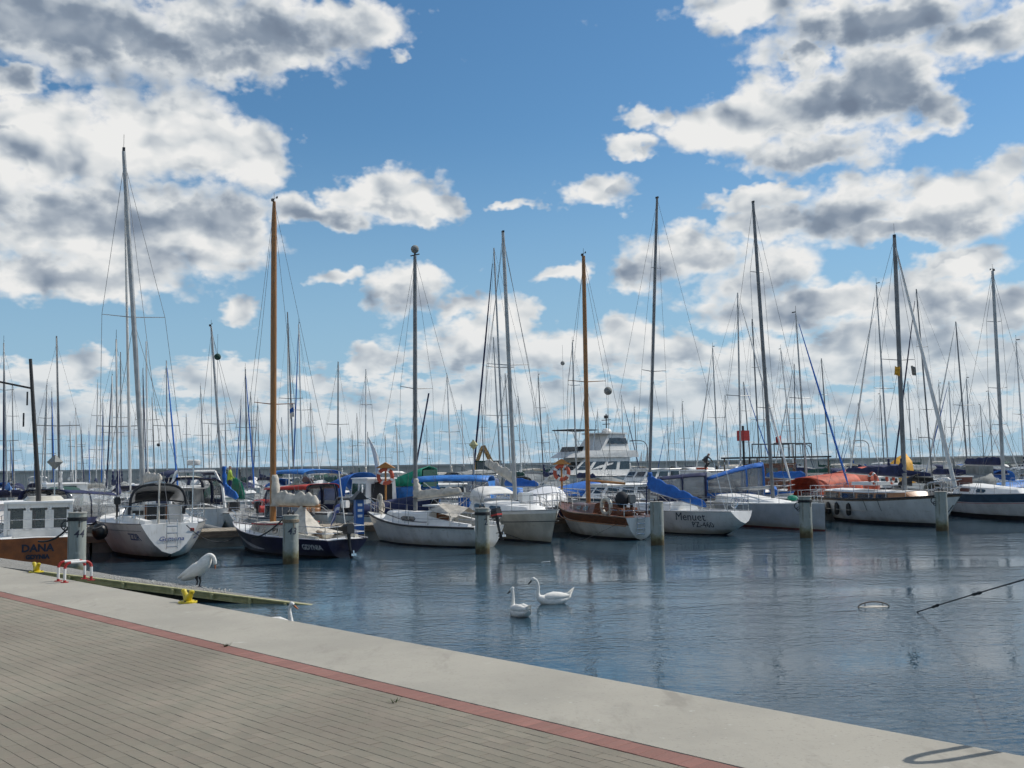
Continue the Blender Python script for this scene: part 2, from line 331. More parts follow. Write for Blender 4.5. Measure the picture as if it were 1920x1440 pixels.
# ------------------------------------------------------------------ water
QZ = 1.25
def node_water():
    m = bpy.data.materials.new('harbour_water'); m.use_nodes = True; t = m.node_tree; p = t.nodes['Principled BSDF']
    p.inputs['Base Color'].default_value = (.024, .056, .082, 1); p.inputs['Specular IOR Level'].default_value = .62; p.inputs['Roughness'].default_value = .02; p.inputs['IOR'].default_value = 1.333
    tc = t.nodes.new('ShaderNodeTexCoord')
    def nz(sc, det, st, rot):
        mp = t.nodes.new('ShaderNodeMapping'); mp.inputs[3].default_value = st; mp.inputs[2].default_value = (0, 0, rot); t.links.new(tc.outputs['Object'], mp.inputs[0])
        n = t.nodes.new('ShaderNodeTexNoise'); n.inputs['Scale'].default_value = sc; n.inputs['Detail'].default_value = det; n.inputs['Roughness'].default_value = .55; n.inputs['Distortion'].default_value = .4
        t.links.new(mp.outputs[0], n.inputs['Vector']); return n.outputs['Fac']
    a = nz(1.7, 2, (.75, 1.1, 1), R(12)); b = nz(7.5, 3, (.8, 1.2, 1), R(-8)); w = nz(.11, 2, (.5, 1.4, 1), R(20))
    wind = smooth(t, w, .40, .62)      # patches of livelier water
    h = math_(t, 'MULTIPLY_ADD', a, .026, math_(t, 'MULTIPLY', b, .013))
    h2 = math_(t, 'MULTIPLY', h, math_(t, 'MULTIPLY_ADD', wind, .85, .25))
    bn = t.nodes.new('ShaderNodeBump'); bn.inputs['Strength'].default_value = 1; bn.inputs['Distance'].default_value = 1.0
    t.links.new(h2, bn.inputs['Height']); t.links.new(bn.outputs[0], p.inputs['Normal'])
    return m
w = MB(); w.add([(-3000, -40, 0), (3000, -40, 0), (3000, 6000, 0), (-3000, 6000, 0)], [(0, 1, 2, 3)])
tag(w.build('water', node_water()), kind='structure')
# ------------------------------------------------------------------ quay
ED = Vector((-math.sin(R(43.9)), math.cos(R(43.9)), 0)); EN = Vector((-ED.y, ED.x, 0))   # along the quay / landward
e0 = unp(1000, 1246, QZ); r0 = unp(547, 1239, QZ); r1 = unp(547, 1254, QZ)
off_e = e0.dot(EN); off_r = r0.dot(EN); off_s = off_r + .20
def q(sv, n, z=0): p = ED*sv + EN*n; return Vector((p.x, p.y, QZ+z))      # n = absolute landward offset
s0 = e0.dot(ED)
conc = mat('quay_concrete', (.355, .330, .275), .88, var=.13, sc=.8, bump=.0012, bsc=60, col2=(.30, .28, .235), stretch=(1, 1, 1))
tn = conc.node_tree       # speckle, trowel marks and darker stains on the concrete
pc = tn.nodes['Principled BSDF']; src = pc.inputs['Base Color'].links[0].from_socket; tc_ = tn.nodes.new('ShaderNodeTexCoord')
def nz2(sc, det, st=(1, 1, 1), rot=0):
    mp = tn.nodes.new('ShaderNodeMapping'); mp.inputs[3].default_value = st; mp.inputs[2].default_value = (0, 0, rot); tn.links.new(tc_.outputs['Object'], mp.inputs[0])
    n = tn.nodes.new('ShaderNodeTexNoise'); n.inputs['Scale'].default_value = sc; n.inputs['Detail'].default_value = det; n.inputs['Roughness'].default_value = .7; tn.links.new(mp.outputs[0], n.inputs['Vector']); return n.outputs['Fac']
c1_ = mixc(tn, smooth(tn, nz2(38, 4), .56, .70), src, (.25, .235, .20, 1))
c2_ = mixc(tn, smooth(tn, nz2(2.2, 6, (1, .35, 1), R(25)), .54, .70), c1_, (.26, .24, .20, 1))
c3_ = mixc(tn, smooth(tn, nz2(7, 5), .64, .70), c2_, (.43, .41, .36, 1)); tn.links.new(c3_, pc.inputs['Base Color'])
mb = MB(); ch = .03; S0, S1 = -60, 260
prof = [(off_e+.0, -3.2), (off_e, -ch), (off_e+ch*.4, -ch*.4), (off_e+ch, 0), (off_r-.012, 0), (off_r-.012, -3.2)]
mb.loft([[q(S0, n, z) for n, z in prof], [q(S1, n, z) for n, z in prof]])
apron = mb.build('quay_edge', conc); tag(apron, kind='structure')
grout = mat('joint_sand', (.19, .17, .135), .95, var=.25, sc=14)
mb = MB(); pr = [(off_r-.010, -.0055), (off_r+80, -.0055), (off_r+80, -3), (off_r-.010, -3)]
mb.loft([[q(S0, n, z) for n, z in pr], [q(S1, n, z) for n, z in pr]])
pave = mb.build('pavement', grout); tag(pave, kind='structure')
def brickmat(name, c, c2, sc, rnd):
    m = mat(name, c, .9, var=.1, sc=sc, bump=.0025, bsc=55, col2=c2, rnd=rnd)
    t = m.node_tree; p = t.nodes['Principled BSDF']; src = p.inputs['Base Color'].links[0].from_socket     # broad wear over many bricks
    g_ = t.nodes.new('ShaderNodeNewGeometry'); n = t.nodes.new('ShaderNodeTexNoise'); n.inputs['Scale'].default_value = .55; n.inputs['Detail'].default_value = 4; t.links.new(g_.outputs['Position'], n.inputs['Vector'])
    vo_ = t.nodes.new('ShaderNodeTexVoronoi'); vo_.inputs['Scale'].default_value = 5.5; t.links.new(g_.outputs['Position'], vo_.inputs['Vector'])
    k = mixc(t, smooth(t, n.outputs['Fac'], .38, .64), src, tuple(x*.80 for x in c)+(1,))
    k2 = mixc(t, math_(t, 'MULTIPLY', vo_.outputs['Color'], .30), k, (c[0]*.72, c[1]*.86, c[2]*.80, 1))
    t.links.new(k2, p.inputs['Base Color']); return m
bm_grey = brickmat('grey_brown_paver', (.235, .200, .155), (.192, .176, .135), 2.5, .16)
bm_red = brickmat('red_paver', (.27, .125, .10), (.22, .115, .095), 2.5, .12)
PL, PW, GAP = .20, .097, .0014
def brick_mesh(name, L, Wd, m):
    b = MB(); h = .0; c = .0024; x, y = L/2, Wd/2
    vs = [(-x, -y, -.02), (x, -y, -.02), (x, y, -.02), (-x, y, -.02), (-x, -y, -c), (x, -y, -c), (x, y, -c), (-x, y, -c), (-x+c, -y+c, 0), (x-c, -y+c, 0), (x-c, y-c, 0), (-x+c, y-c, 0)]
    fs = [(0, 1, 5, 4), (1, 2, 6, 5), (2, 3, 7, 6), (3, 0, 4, 7), (4, 5, 9, 8), (5, 6, 10, 9), (6, 7, 11, 10), (7, 4, 8, 11), (8, 9, 10, 11)]
    b.add(vs, fs); me = bpy.data.meshes.new(name); me.from_pydata(b.v, [], b.f); me.materials.append(m); return me, b
me_g, bg_ = brick_mesh('brick', PL-GAP*3, PW-GAP, bm_grey); me_r, br_ = brick_mesh('red_brick', .20-GAP, PW-GAP, bm_red)
rot = math.atan2(ED.y, ED.x); rq = Matrix.Rotation(rot, 3, 'Z')
def inview(p, mg=60):
    if (p-CAM).dot(FW) < .5: return False
    x, y = proj(p); return -mg < x < 1920+mg and y < 1440+mg
cells = []
for r in range(0, 170):
    n = off_s + .012 + (r+.5)*PW
    for k in range(-80, 240):
        sv = (k + (.5 if r % 2 else 0))*PL
        p = q(sv, n)
        if p.y < 24 and inview(p): cells.append(((p-CAM).length, p, 'g'))
for k in range(-120, 420):
    p = q(k*PW, off_r + .10)
    if p.y < 30 and inview(p): cells.append(((p-CAM).length, p, 'r'))
cells.sort(key=lambda c: c[0])
rr = random.Random(3); far = {'g': MB(), 'r': MB()}; cnt = {'g': 0, 'r': 0}
for dist, p, kd in cells:
    z = rr.uniform(-.0016, .0); az_ = rr.uniform(-.006, .006); tx, ty = rr.uniform(-.010, .010), rr.uniform(-.010, .010)
    extra = 0 if kd == 'g' else math.pi/2
    mtx = Matrix.Translation(p + Vector((0, 0, z))) @ Matrix.Rotation(rot+extra+az_, 4, 'Z') @ Matrix.Rotation(tx, 4, 'X') @ Matrix.Rotation(ty, 4, 'Y')
    cnt[kd] += 1
    if cnt[kd] <= (300 if kd == 'g' else 290):
        o = link('brick' if kd == 'g' else 'red_brick', me_g if kd == 'g' else me_r, pave); o.matrix_world = mtx
    else:
        src = bg_ if kd == 'g' else br_
        far[kd].add([mtx @ Vector(v) for v in src.v], src.f)
for kd, m in (('g', bm_grey), ('r', bm_red)):
    if far[kd].v: tag(far[kd].build('bricks' if kd == 'g' else 'red_bricks', m, pave), kind='stuff')
# bricks beyond are a sheet just under brick level
mb = MB(); mb.add([q(18, off_s, -.006), q(S1, off_s, -.006), q(S1, off_s+60, -.006), q(18, off_s+60, -.006)], [(0, 1, 2, 3)])
far_m = mat('far_pavers', (.20, .18, .14), .9, var=.1, sc=2); tag(mb.build('far_pavement', far_m), kind='structure')
mb = MB(); rr = random.Random(9)
for c_ in ((424, 1212), (742, 1316)):
    b0 = unp(*c_, QZ)
    for i in range(16):
        a = rr.uniform(0, 6.28); d_ = Vector((math.cos(a), math.sin(a), 0)); p = b0 + d_*rr.uniform(0, .05); l = rr.uniform(.02, .05)
        s_ = Vector((-d_.y, d_.x, 0))*.005
        mb.add([p-s_, p+s_, p+d_*l+Vector((0, 0, l*.9))], [(0, 1, 2)])
tag(mb.build('weeds', mat('weed_leaf', (.06, .09, .03), .8)), kind='stuff')
# ------------------------------------------------------------------ breakwater and far shore
bw = mat('breakwater_concrete', (.60, .565, .51), .9, var=.15, sc=.12, bump=.02, bsc=1, coords='Object', stretch=(1, 1, 2.5))
mb = MB()
pts = [(-190, 150), (-60, 178), (60, 200), (170, 205), (330, 190)]
for (xa, ya), (xb, yb) in zip(pts, pts[1:]):
    dv = Vector((xb-xa, yb-ya, 0)).normalized(); nv = Vector((-dv.y, dv.x, 0))
    pr = [(0, -.5), (0, 3.1), (-.25, 3.1), (-.25, 3.45), (1.2, 3.45), (1.2, 1.3), (9, 1.3), (9, -.5)]
    mb.loft([[Vector((xa, ya, 0))+nv*n+Vector((0, 0, z)) for n, z in pr], [Vector((xb, yb, 0))+nv*n+Vector((0, 0, z)) for n, z in pr]])
b_ = mb.build('breakwater', bw); tag(b_, 'long low concrete breakwater wall closing the harbour behind the boats', 'breakwater')
mb = MB()
for (xa, ya), (xb, yb) in zip(pts, pts[1:]):
    n = int(math.hypot(xb-xa, yb-ya)/9)
    for i in range(n):
        t_ = (i+.5)/n; x, y = xa+(xb-xa)*t_, ya+(yb-ya)*t_; a = math.atan2(yb-ya, xb-xa)
        mb.box((x+math.sin(a)*.06, y-math.cos(a)*.06, 1.5), (.28, .22, 3.1), a)
mb.build('buttress', bw, b_)['kind'] = 'stuff'
# ------------------------------------------------------------------ piles of the first row
pile_m = mat('pile_paint_grey', (.31, .33, .30), .75, var=.13, sc=3, bump=.006, bsc=14, col2=(.24, .26, .235), stretch=(1, 1, .4))
t = pile_m.node_tree; p_ = t.nodes['Principled BSDF']; src = p_.inputs['Base Color'].links[0].from_socket
tcp = t.nodes.new('ShaderNodeTexCoord'); sp = t.nodes.new('ShaderNodeSeparateXYZ'); t.links.new(tcp.outputs['Object'], sp.inputs[0])
nn = t.nodes.new('ShaderNodeTexNoise'); nn.inputs['Scale'].default_value = 7; t.links.new(tcp.outputs['Object'], nn.inputs['Vector'])
hgt = math_(t, 'MULTIPLY_ADD', nn.outputs['Fac'], -.5, sp.outputs[2])
mp2 = t.nodes.new('ShaderNodeMapping'); mp2.inputs[3].default_value = (9, 9, .9); t.links.new(tcp.outputs['Object'], mp2.inputs[0]); n2 = t.nodes.new('ShaderNodeTexNoise'); n2.inputs['Scale'].default_value = 1; n2.inputs['Detail'].default_value = 5; t.links.new(mp2.outputs[0], n2.inputs['Vector'])
s1 = mixc(t, math_(t, 'MULTIPLY', smooth(t, n2.outputs['Fac'], .54, .72), .7), src, (.15, .135, .10, 1))
n3 = t.nodes.new('ShaderNodeTexNoise'); n3.inputs['Scale'].default_value = 4.5; n3.inputs['Detail'].default_value = 6; t.links.new(tcp.outputs['Object'], n3.inputs['Vector'])
s2 = mixc(t, math_(t, 'MULTIPLY', smooth(t, n3.outputs['Fac'], .58, .66), .45), s1, (.42, .42, .38, 1))
s3 = mixc(t, smooth(t, hgt, .30, .0), s2, (.16, .15, .08, 1))
t.links.new(mixc(t, smooth(t, hgt, .06, -.16), s3, (.07, .05, .018, 1)), p_.inputs['Base Color'])
cap_m = mat('pile_cap_concrete', (.38, .37, .33), .85)
def text_mesh(s, size, bold=0.0, shear=0.0):
    cu = bpy.data.curves.new('t', 'FONT'); cu.body = s; cu.size = size; cu.offset = bold; cu.shear = shear; cu.resolution_u = 2
    cu.align_x = 'CENTER'; cu.align_y = 'CENTER'
    o = bpy.data.objects.new('t', cu); C.objects.link(o); dg = bpy.context.evaluated_depsgraph_get()
    me = bpy.data.meshes.new_from_object(o.evaluated_get(dg)); bpy.data.objects.remove(o)
    bm = bmesh.new(); bm.from_mesh(me); bmesh.ops.triangulate(bm, faces=bm.faces)
    bmesh.ops.subdivide_edges(bm, edges=[e for e in bm.edges if e.calc_length() > size*.35], cuts=1); bm.to_mesh(me); bm.free()
    return [tuple(v.co) for v in me.vertices], [tuple(p.vertices) for p in me.polygons]
piles = [(143, 1084, 960, '44'), (545, 1057, 965, '43'), (905, 1038, 952, '2'), (1233, 1022, 940, ''), (1512, 1008, 930, ''), (1767, 995, 921, '')]
plab = ['grey mooring pile with the number 44, behind the red and white rails', 'grey mooring pile with the number 43, before the dark blue sloop',
        'grey mooring pile with a black 2, beside an outboard motor', 'grey mooring pile left of the white hull lettered Menuet',
        'grey mooring pile before the plumb end of the long grey-white hull', 'rightmost grey mooring pile, before the raked white bow']
PILE = []
for i, (px, py, ty, num) in enumerate(piles):
    p = unp(px, py); zt = CAM.z + (atY(px, ty, p.y).z - CAM.z); PILE.append(p)
    r_ = .245
    t_ = empty('mooring_pile', (p.x, p.y, 0), 0, plab[i], 'mooring pile', 'mooring piles in a row before the boats')
    mb = MB(); mb.tube([(0, 0, -1), (0, 0, .3), (0, 0, zt-.04)], [r_*1.03, r_*1.01, r_], 28); mb.build('shaft', pile_m, t_, smooth=True)
    mb = MB(); mb.tube([(0, 0, zt-.04), (0, 0, zt-.01), (0, 0, zt)], [r_+.012, r_+.012, r_-.03], 28); mb.build('cap', cap_m, t_)
    mb = MB()
    for s_ in (-1, 1): mb.torus((s_*.07, 0, zt+.06), .065, .014, 'x', 12, 5)
    mb.tube([(-.1, 0, zt), (-.1, 0, zt+.05), (.1, 0, zt+.05), (.1, 0, zt)], .015, 5); mb.build('mooring_ring', 'dark', t_)
    if i in (0, 1, 2, 4):
        mb = MB(); rr_ = random.Random(i)
        for k in range(3): mb.torus((0, 0, zt-.16-.035*k), r_+.012, .017, 'z', 24, 5)
        mb.tube([(r_*.6, -r_*.85, zt-.2), (r_*.65, -r_*.95, zt-.42)], .015, 5); mb.build('rope_wrap', 'rope' if i % 2 else 'drope', t_)
    if i in (0, 4, 5): mb = MB(); mb.torus((-r_-.06, -.05, zt-.38), .13, .02, 'y', 14, 5); mb.torus((-r_-.03, -.05, zt-.5), .08, .016, 'y', 12, 5); mb.build('iron_hoop', 'dark', t_)
    if num:
        vs, fs = text_mesh(num, .30, .002, .18 if i != 2 else -.05); a0 = R(-90+(35 if i != 1 else 22)); out = []
        zc = {0: zt-.62, 1: zt-.52, 2: zt-.48}[i]
        for v in vs:
            a = a0 + v[0]/r_; out.append(((r_+.006)*math.cos(a), (r_+.006)*math.sin(a), zc+v[1]))
        MB().add(out, fs).build('number', 'text', t_)
# ------------------------------------------------------------------ pontoon behind the first row
row = (unp(690, 1014)-unp(380, 1028)); row.z = 0; row.normalize(); nrm = Vector((-row.y, row.x, 0)); ra = math.atan2(row.y, row.x)
def pontoon(name, label, a, L0, L1, wid, zt, seed):
    """a: a point on its near edge"""
    t_ = empty(name, (a.x, a.y, 0), ra, label, 'pontoon')
    mb = MB(); n = int((L1-L0)/8)
    for i in range(n):
        x = L0 + (i+.5)*8; mb.box((x, wid/2, zt*.25), (7.9, wid-.1, zt*.5+.6))
    mb.build('float', mat('pontoon_float', (.20, .195, .18), .9, var=.2, sc=1.5, bump=.01, bsc=6), t_)['kind'] = 'stuff'
    mb = MB(); mb.box(((L0+L1)/2, .05, zt-.13), (L1-L0, .12, .22)); mb.box(((L0+L1)/2, wid-.05, zt-.13), (L1-L0, .12, .22)); mb.build('fender_beam', 'oldwood', t_)
    me = None; rr = random.Random(seed); plank = MB().box((0, 0, 0), (.14, wid, .035)); nb = 0; rest = MB()
    x = L0
    while x < L1:
        wx = t_.location + row*x
        if me is None: o = plank.build('plank', mat('pontoon_plank', (.34, .29, .22), .85, var=.15, sc=5, rnd=.18), t_); me = o.data; nb = 1; o.location = (x, wid/2, zt)
        elif nb < 290 and abs(proj((wx.x, wx.y, zt))[0]-540) < 190: o = link('plank', me, t_); o.location = (x, wid/2, zt+rr.uniform(-.004, .004)); nb += 1
        else: rest.box((x, wid/2, zt), (.14, wid, .035))
        x += .15
    rest.build('planks', me.materials[0], t_)['kind'] = 'stuff'
    return t_
pA = unp(380, 1028)
PONT_Z = .62
pontoon('pontoon', 'plank-topped floating pontoon running behind the first row of boats', pA, -12, 60, 2.2, PONT_Z, 1)
pontoon('pontoon', 'far floating pontoon between the back rows of masts', pA + nrm*32, -30, 90, 2.2, .55, 2)
pontoon('pontoon', 'farthest floating pontoon in front of the breakwater', pA + nrm*66, -50, 130, 2.2, .55, 3)
# ------------------------------------------------------------------ half-sunk slip beside the quay
zA, zB = .62, -.04
A = unp(20, 1050, zA+.02); Bp = unp(602, 1137, zB)
A1 = unp(0, 1060, zA); 
L_ = (Bp - unp(85, 1073, zA)); sdir = L_.normalized(); far_a = unp(85, 1073, zA) - sdir*9
side = Vector((-sdir.y, sdir.x, 0)).normalized()
if side.dot(EN) > 0: side = -side
t_ = empty('slipway', (0, 0, 0), 0, 'half-sunk slip with olive-yellow steel edge and pebbly grey top beside the quay', 'slipway')
Wd = 1.25
end_n = Bp + sdir*.1
mb = MB(); ptsn = [far_a + (end_n-far_a)*(i/40) for i in range(41)]; vs = []; rr = random.Random(5)
grav = mat('gravelly_slip_top', (.30, .29, .265), .95, var=.3, sc=30, bump=.02, bsc=45, col2=(.15, .145, .13))
rings = []
for i, p in enumerate(ptsn):
    k = 1.05 if i < 14 else max(.12, 1.05-(i-14)/26*1.0)
    rings.append([p + Vector((0, 0, .0)), p + side*Wd*k*.5 + Vector((0, 0, .025)), p + side*Wd*k + Vector((0, 0, rr.uniform(-.01, .01))), p + side*Wd*k + Vector((0, 0, -.12)), p + Vector((0, 0, -.12))])
recalc(mb.loft(rings).build('slip_top', grav, t_))
mb = MB(); a, b = far_a + sdir*9, end_n; dz = Vector((0, 0, 1))
def beam(mb, a, b, n0, n1, z0, z1):
    pr = [(n0, z0), (n1, z0), (n1, z1), (n0, z1)]
    mb.loft([[a - side*n + dz*z for n, z in pr], [b - side*n + dz*z for n, z in pr]])
beam(mb, a, b, .004, .09, -.005, .022); beam(mb, a, b, .004, .02, -.115, -.007); beam(mb, a, b, .004, .08, -.135, -.117)
recalc(mb.build('edge_beam', 'olive', t_))
for fr in (.10, .30, .48, .62, .75, .87):
    p = a + (b-a)*fr; mb = MB(); mb.loft([[p - side*n + dz*z for n, z in ((.021, -.115), (.125, -.115), (.125, -.006), (.021, -.006))], [p + sdir*.06 - side*n + dz*z for n, z in ((.021, -.115), (.125, -.115), (.125, -.006), (.021, -.006))]])
    recalc(mb.build('stiffener', 'olive', t_))
mb = MB(); beam(mb, a + (b-a)*.02, b + sdir*.35, -Wd*.5, .0, -.62, -.137); recalc(mb.build('weedy_shade_fill', 'weed_shade', t_))  # weed plus the shaded hollow under the beam, put in as near-black olive
mb = MB(); rr = random.Random(8)
for i in range(260):
    fr = .2 + .45*rr.random(); p = a + (b-a)*fr + side*rr.uniform(.03, .5) + dz*.03
    mb.ball(p, rr.uniform(.008, .022), 4)
tag(mb.build('pebbles', mat('pale_pebbles', (.5, .49, .46), .8), t_), kind='stuff')
SLIP = (a, b, side, sdir)
# ------------------------------------------------------------------ things on the quay
def bollard(px, py, label):
    p = unp(px, py, QZ); t_ = empty('mooring_bollard', p, rot, label, 'bollard', 'yellow bollards on the quay edge')
    mb = MB(); mb.tube([(0, 0, 0), (0, 0, .018), (0, 0, .03)], [.115, .115, .09], 20); mb.build('base_plate', 'yellow', t_)
    for s_ in (-1, 1):
        mb = MB(); mb.tube([(0, 0, .025), (s_*.03, 0, .075), (s_*.085, 0, .125), (s_*.105, 0, .15)], [.052, .042, .030, .034], 12); mb.ball((s_*.108, 0, .155), (.036, .032, .02), 10); mb.build('horn', 'yellow', t_, smooth=True)
    for k in range(4):
        a_ = R(45+90*k); MB().tube([(math.cos(a_)*.092, math.sin(a_)*.092, .02), (math.cos(a_)*.092, math.sin(a_)*.092, .038)], .012, 6).build('bolt', 'dark', t_)
    t_.scale = (1.08, 1.08, 1.0)
bollard(68, 1073, 'small yellow double-horn bollard left of the red and white rails'); bollard(352, 1130, 'yellow double-horn bollard below the standing swan')
rw = [M['wpaint'], M['red']]
def hoop(px, py, label, wd=.42, h=.31, r=.022, group='red and white rails on the quay edge', mats=rw, name='handrail', bar=False):
    p = unp(px, py, QZ) if py else px
    t_ = empty(name, p, math.atan2(-EN.y, -EN.x), label, 'handrail', group)
    pts = [(0, 0, .0), (0, 0, .04), (0, 0, h-.09)]
    for k in range(1, 5): a_ = R(90*k/5); pts.append((.09-.09*math.cos(a_), 0, h-.09+.09*math.sin(a_)))
    pts += [(.09, 0, h), (wd*.5, 0, h), (wd-.09, 0, h)]
    for k in range(1, 5): a_ = R(90*k/5); pts.append((wd-.09+.09*math.sin(a_), 0, h-.09+.09*math.cos(a_)))
    pts += [(wd, 0, h-.09), (wd, 0, .07), (wd, 0, 0)]
    col_ = [1, 0, 1, 1, 1, 1, 1, 0, 0, 1, 1, 1, 1, 1, 0, 1]
    mb = MB()
    for i in range(len(pts)-1): mb.tube(pts[i:i+2] , r, 10, mi=col_[i] if i < len(col_) else 0, cap=False)
    mb.build('rail', mats, t_, smooth=2)
    for x in (0, wd): MB().tube([(x, 0, 0), (x, 0, .012)], .06, 14).build('foot_plate', mats[1], t_)
    if bar: MB().tube([(0, 0, h*.45), (wd, 0, h*.45)], r*.8, 8).build('cross_bar', mats[0], t_)
    return t_
hoop(109, 1090, 'red and white striped steel handrail, the left one of the pair'); hoop(121, 1092.5, 'red and white striped steel handrail, the right one of the pair')
# ------------------------------------------------------------------ hulls
def lerp(a, b, t): return a + (b-a)*t
class Hull:
    def __init__(s, L, B, fb, fm, fs, tw=.72, rake=.9, trake=.25, zk=(.02, -.5, -.3), eb=1.25, tmax=.42, p=2.0, es=2.4):
        s.L, s.B, s.fb, s.fm, s.fs, s.tw, s.rake, s.trake, s.zk_, s.eb, s.tmax, s.p, s.es = L, B, fb, fm, fs, tw, rake, trake, zk, eb, tmax, p, es
    def b(s, t):
        if t < s.tmax: k = (s.tmax-t)/s.tmax; return s.B/2*(1-(1-s.tw)*k**1.8)
        k = (t-s.tmax)/(1-s.tmax); return max(s.B/2*(1-k**s.p)**.95 if k < 1 else 0, .015)
    def zs(s, t):
        if t < .4: return s.fm + (s.fs-s.fm)*((.4-t)/.4)**1.7
        return s.fm + (s.fb-s.fm)*((t-.4)/.6)**1.7
    def zk(s, t):
        a, m, b = s.zk_
        if t < .4: return lerp(m, a, ((.4-t)/.4)**2)
        return lerp(m, b, ((t-.4)/.6)**3)
    def e(s, t): return lerp(s.es, 3., t/.4) if t < .4 else lerp(3., s.eb, min(1, (t-.4)/.5))
    def pt(s, t, z, sd=1, out=0):
        zs, zk = s.zs(t), s.zk(t); z = max(z, zk); u = max(0, min(1, (z-zk)/(zs-zk)))
        y = s.b(t)*u**(1/s.e(t)); wb = max(0, (t-.45)/.55)**2; ws = max(0, (.5-t)/.5)**3
        x = s.L*(t-.5) - s.rake*wb*(1-z/s.fb) + s.trake*ws*(1-z/s.fs)
        return Vector((x, sd*(y+out), z))
    def build(s, parent, mats, stripe=.0, boot=.1, n=26, cockpit=None, cam=.05, deck='deck', ck_d=.42, ck_w=.6, smooth=True, name='hull'):
        """mats: hull, stripe, boot/antifouling"""
        mb = MB(); rows = 9; ts = [i/n for i in range(n+1)]; ring = []
        for t in ts:
            zs = s.zs(t); lv = [zs, zs-max(stripe, .02)] + [lerp(zs-max(stripe, .02), boot, k/5) for k in range(1, 6)] + [0.0, -.3]
            ring.append([s.pt(t, z) for z in lv])
        for sd in (1, -1):
            vs = [Vector((p.x, p.y*sd, p.z)) for r_ in ring for p in r_]
            for j in range(rows-1):
                mi = 1 if j == 0 and stripe else (2 if j >= 6 else 0)
                fs = []
                for i in range(n):
                    a, b, c, d = i*rows+j, (i+1)*rows+j, (i+1)*rows+j+1, i*rows+j+1
                    fs.append((a, b, c, d) if sd < 0 else (d, c, b, a))
                mb.v, o = mb.v, len(mb.v)
                if j == 0: base = o; mb.v += [tuple(v) for v in vs]
                for f in fs: mb.f.append(tuple(q_+base for q_ in f)); mb.m.append(mi)
        st = ring[0]; poly = [Vector((p.x, p.y, p.z)) for p in st] + [Vector((p.x, -p.y, p.z)) for p in reversed(st)]
        mb.add(poly, [tuple(range(len(poly)))], 0)
        h = mb.build(name, mats, parent, smooth=smooth)
        # deck
        mb = MB(); rg = []
        c0, c1 = cockpit or (2, 3)
        tsd = sorted(set(ts + ([c0-.001, c0, c1, c1+.001] if cockpit else [])))
        tsd = [t for t in tsd if t <= .985]
        for t in tsd:
            z = s.zs(t)-.03; b = s.b(t)-.015; inn = cockpit and c0 <= t <= c1; wi = min(b*ck_w, b-.05); zc = z+cam*b
            x = s.pt(t, s.zs(t)).x; d_ = ck_d if inn else 0
            rg.append([(x, -b, z), (x, -wi, lerp(z, zc, .6)), (x, -wi, lerp(z, zc, .6)-d_), (x, 0, (zc if not inn else z+.02)-d_), (x, wi, lerp(z, zc, .6)-d_), (x, wi, lerp(z, zc, .6)), (x, b, z)])
        xb = s.pt(1, s.zs(1)).x; zb = s.zs(1)-.03
        rg.append([(xb-.05, y*.01, zb) for y in (-1, -.5, -.5, 0, .5, .5, 1)])
        mb.loft(rg, cap=False, close=False); mb.build('deck', deck, parent)
        return h
    def sheer(s, n=24, out=0, dz=0, t0=0, t1=1, sd=1): return [s.pt(lerp(t0, t1, i/n), s.zs(lerp(t0, t1, i/n)), sd, out) + Vector((0, 0, dz)) for i in range(n+1)]
    def rail(s, parent, m, r=.03, name='toe_rail', dz=.01, out=0, flat=1):
        mb = MB()
        for sd in (1, -1): mb.tube(s.sheer(out=out, dz=dz, sd=sd), r, 5)
        return mb.build(name, m, parent)
    def text(s, parent, txt, size, tc, zc, sd, m, name='lettering', bold=.0, shear=0, zoff=.008):
        vs, fs = text_mesh(txt, size, bold, shear); out = []
        for v in vs:
            t = tc + (-sd)*v[0]/s.L * (1 if True else 1); t = max(0, min(1, t)); p = s.pt(t, zc+v[1], sd, zoff); out.append(p)
        return MB().add(out, fs).build(name, m, parent)
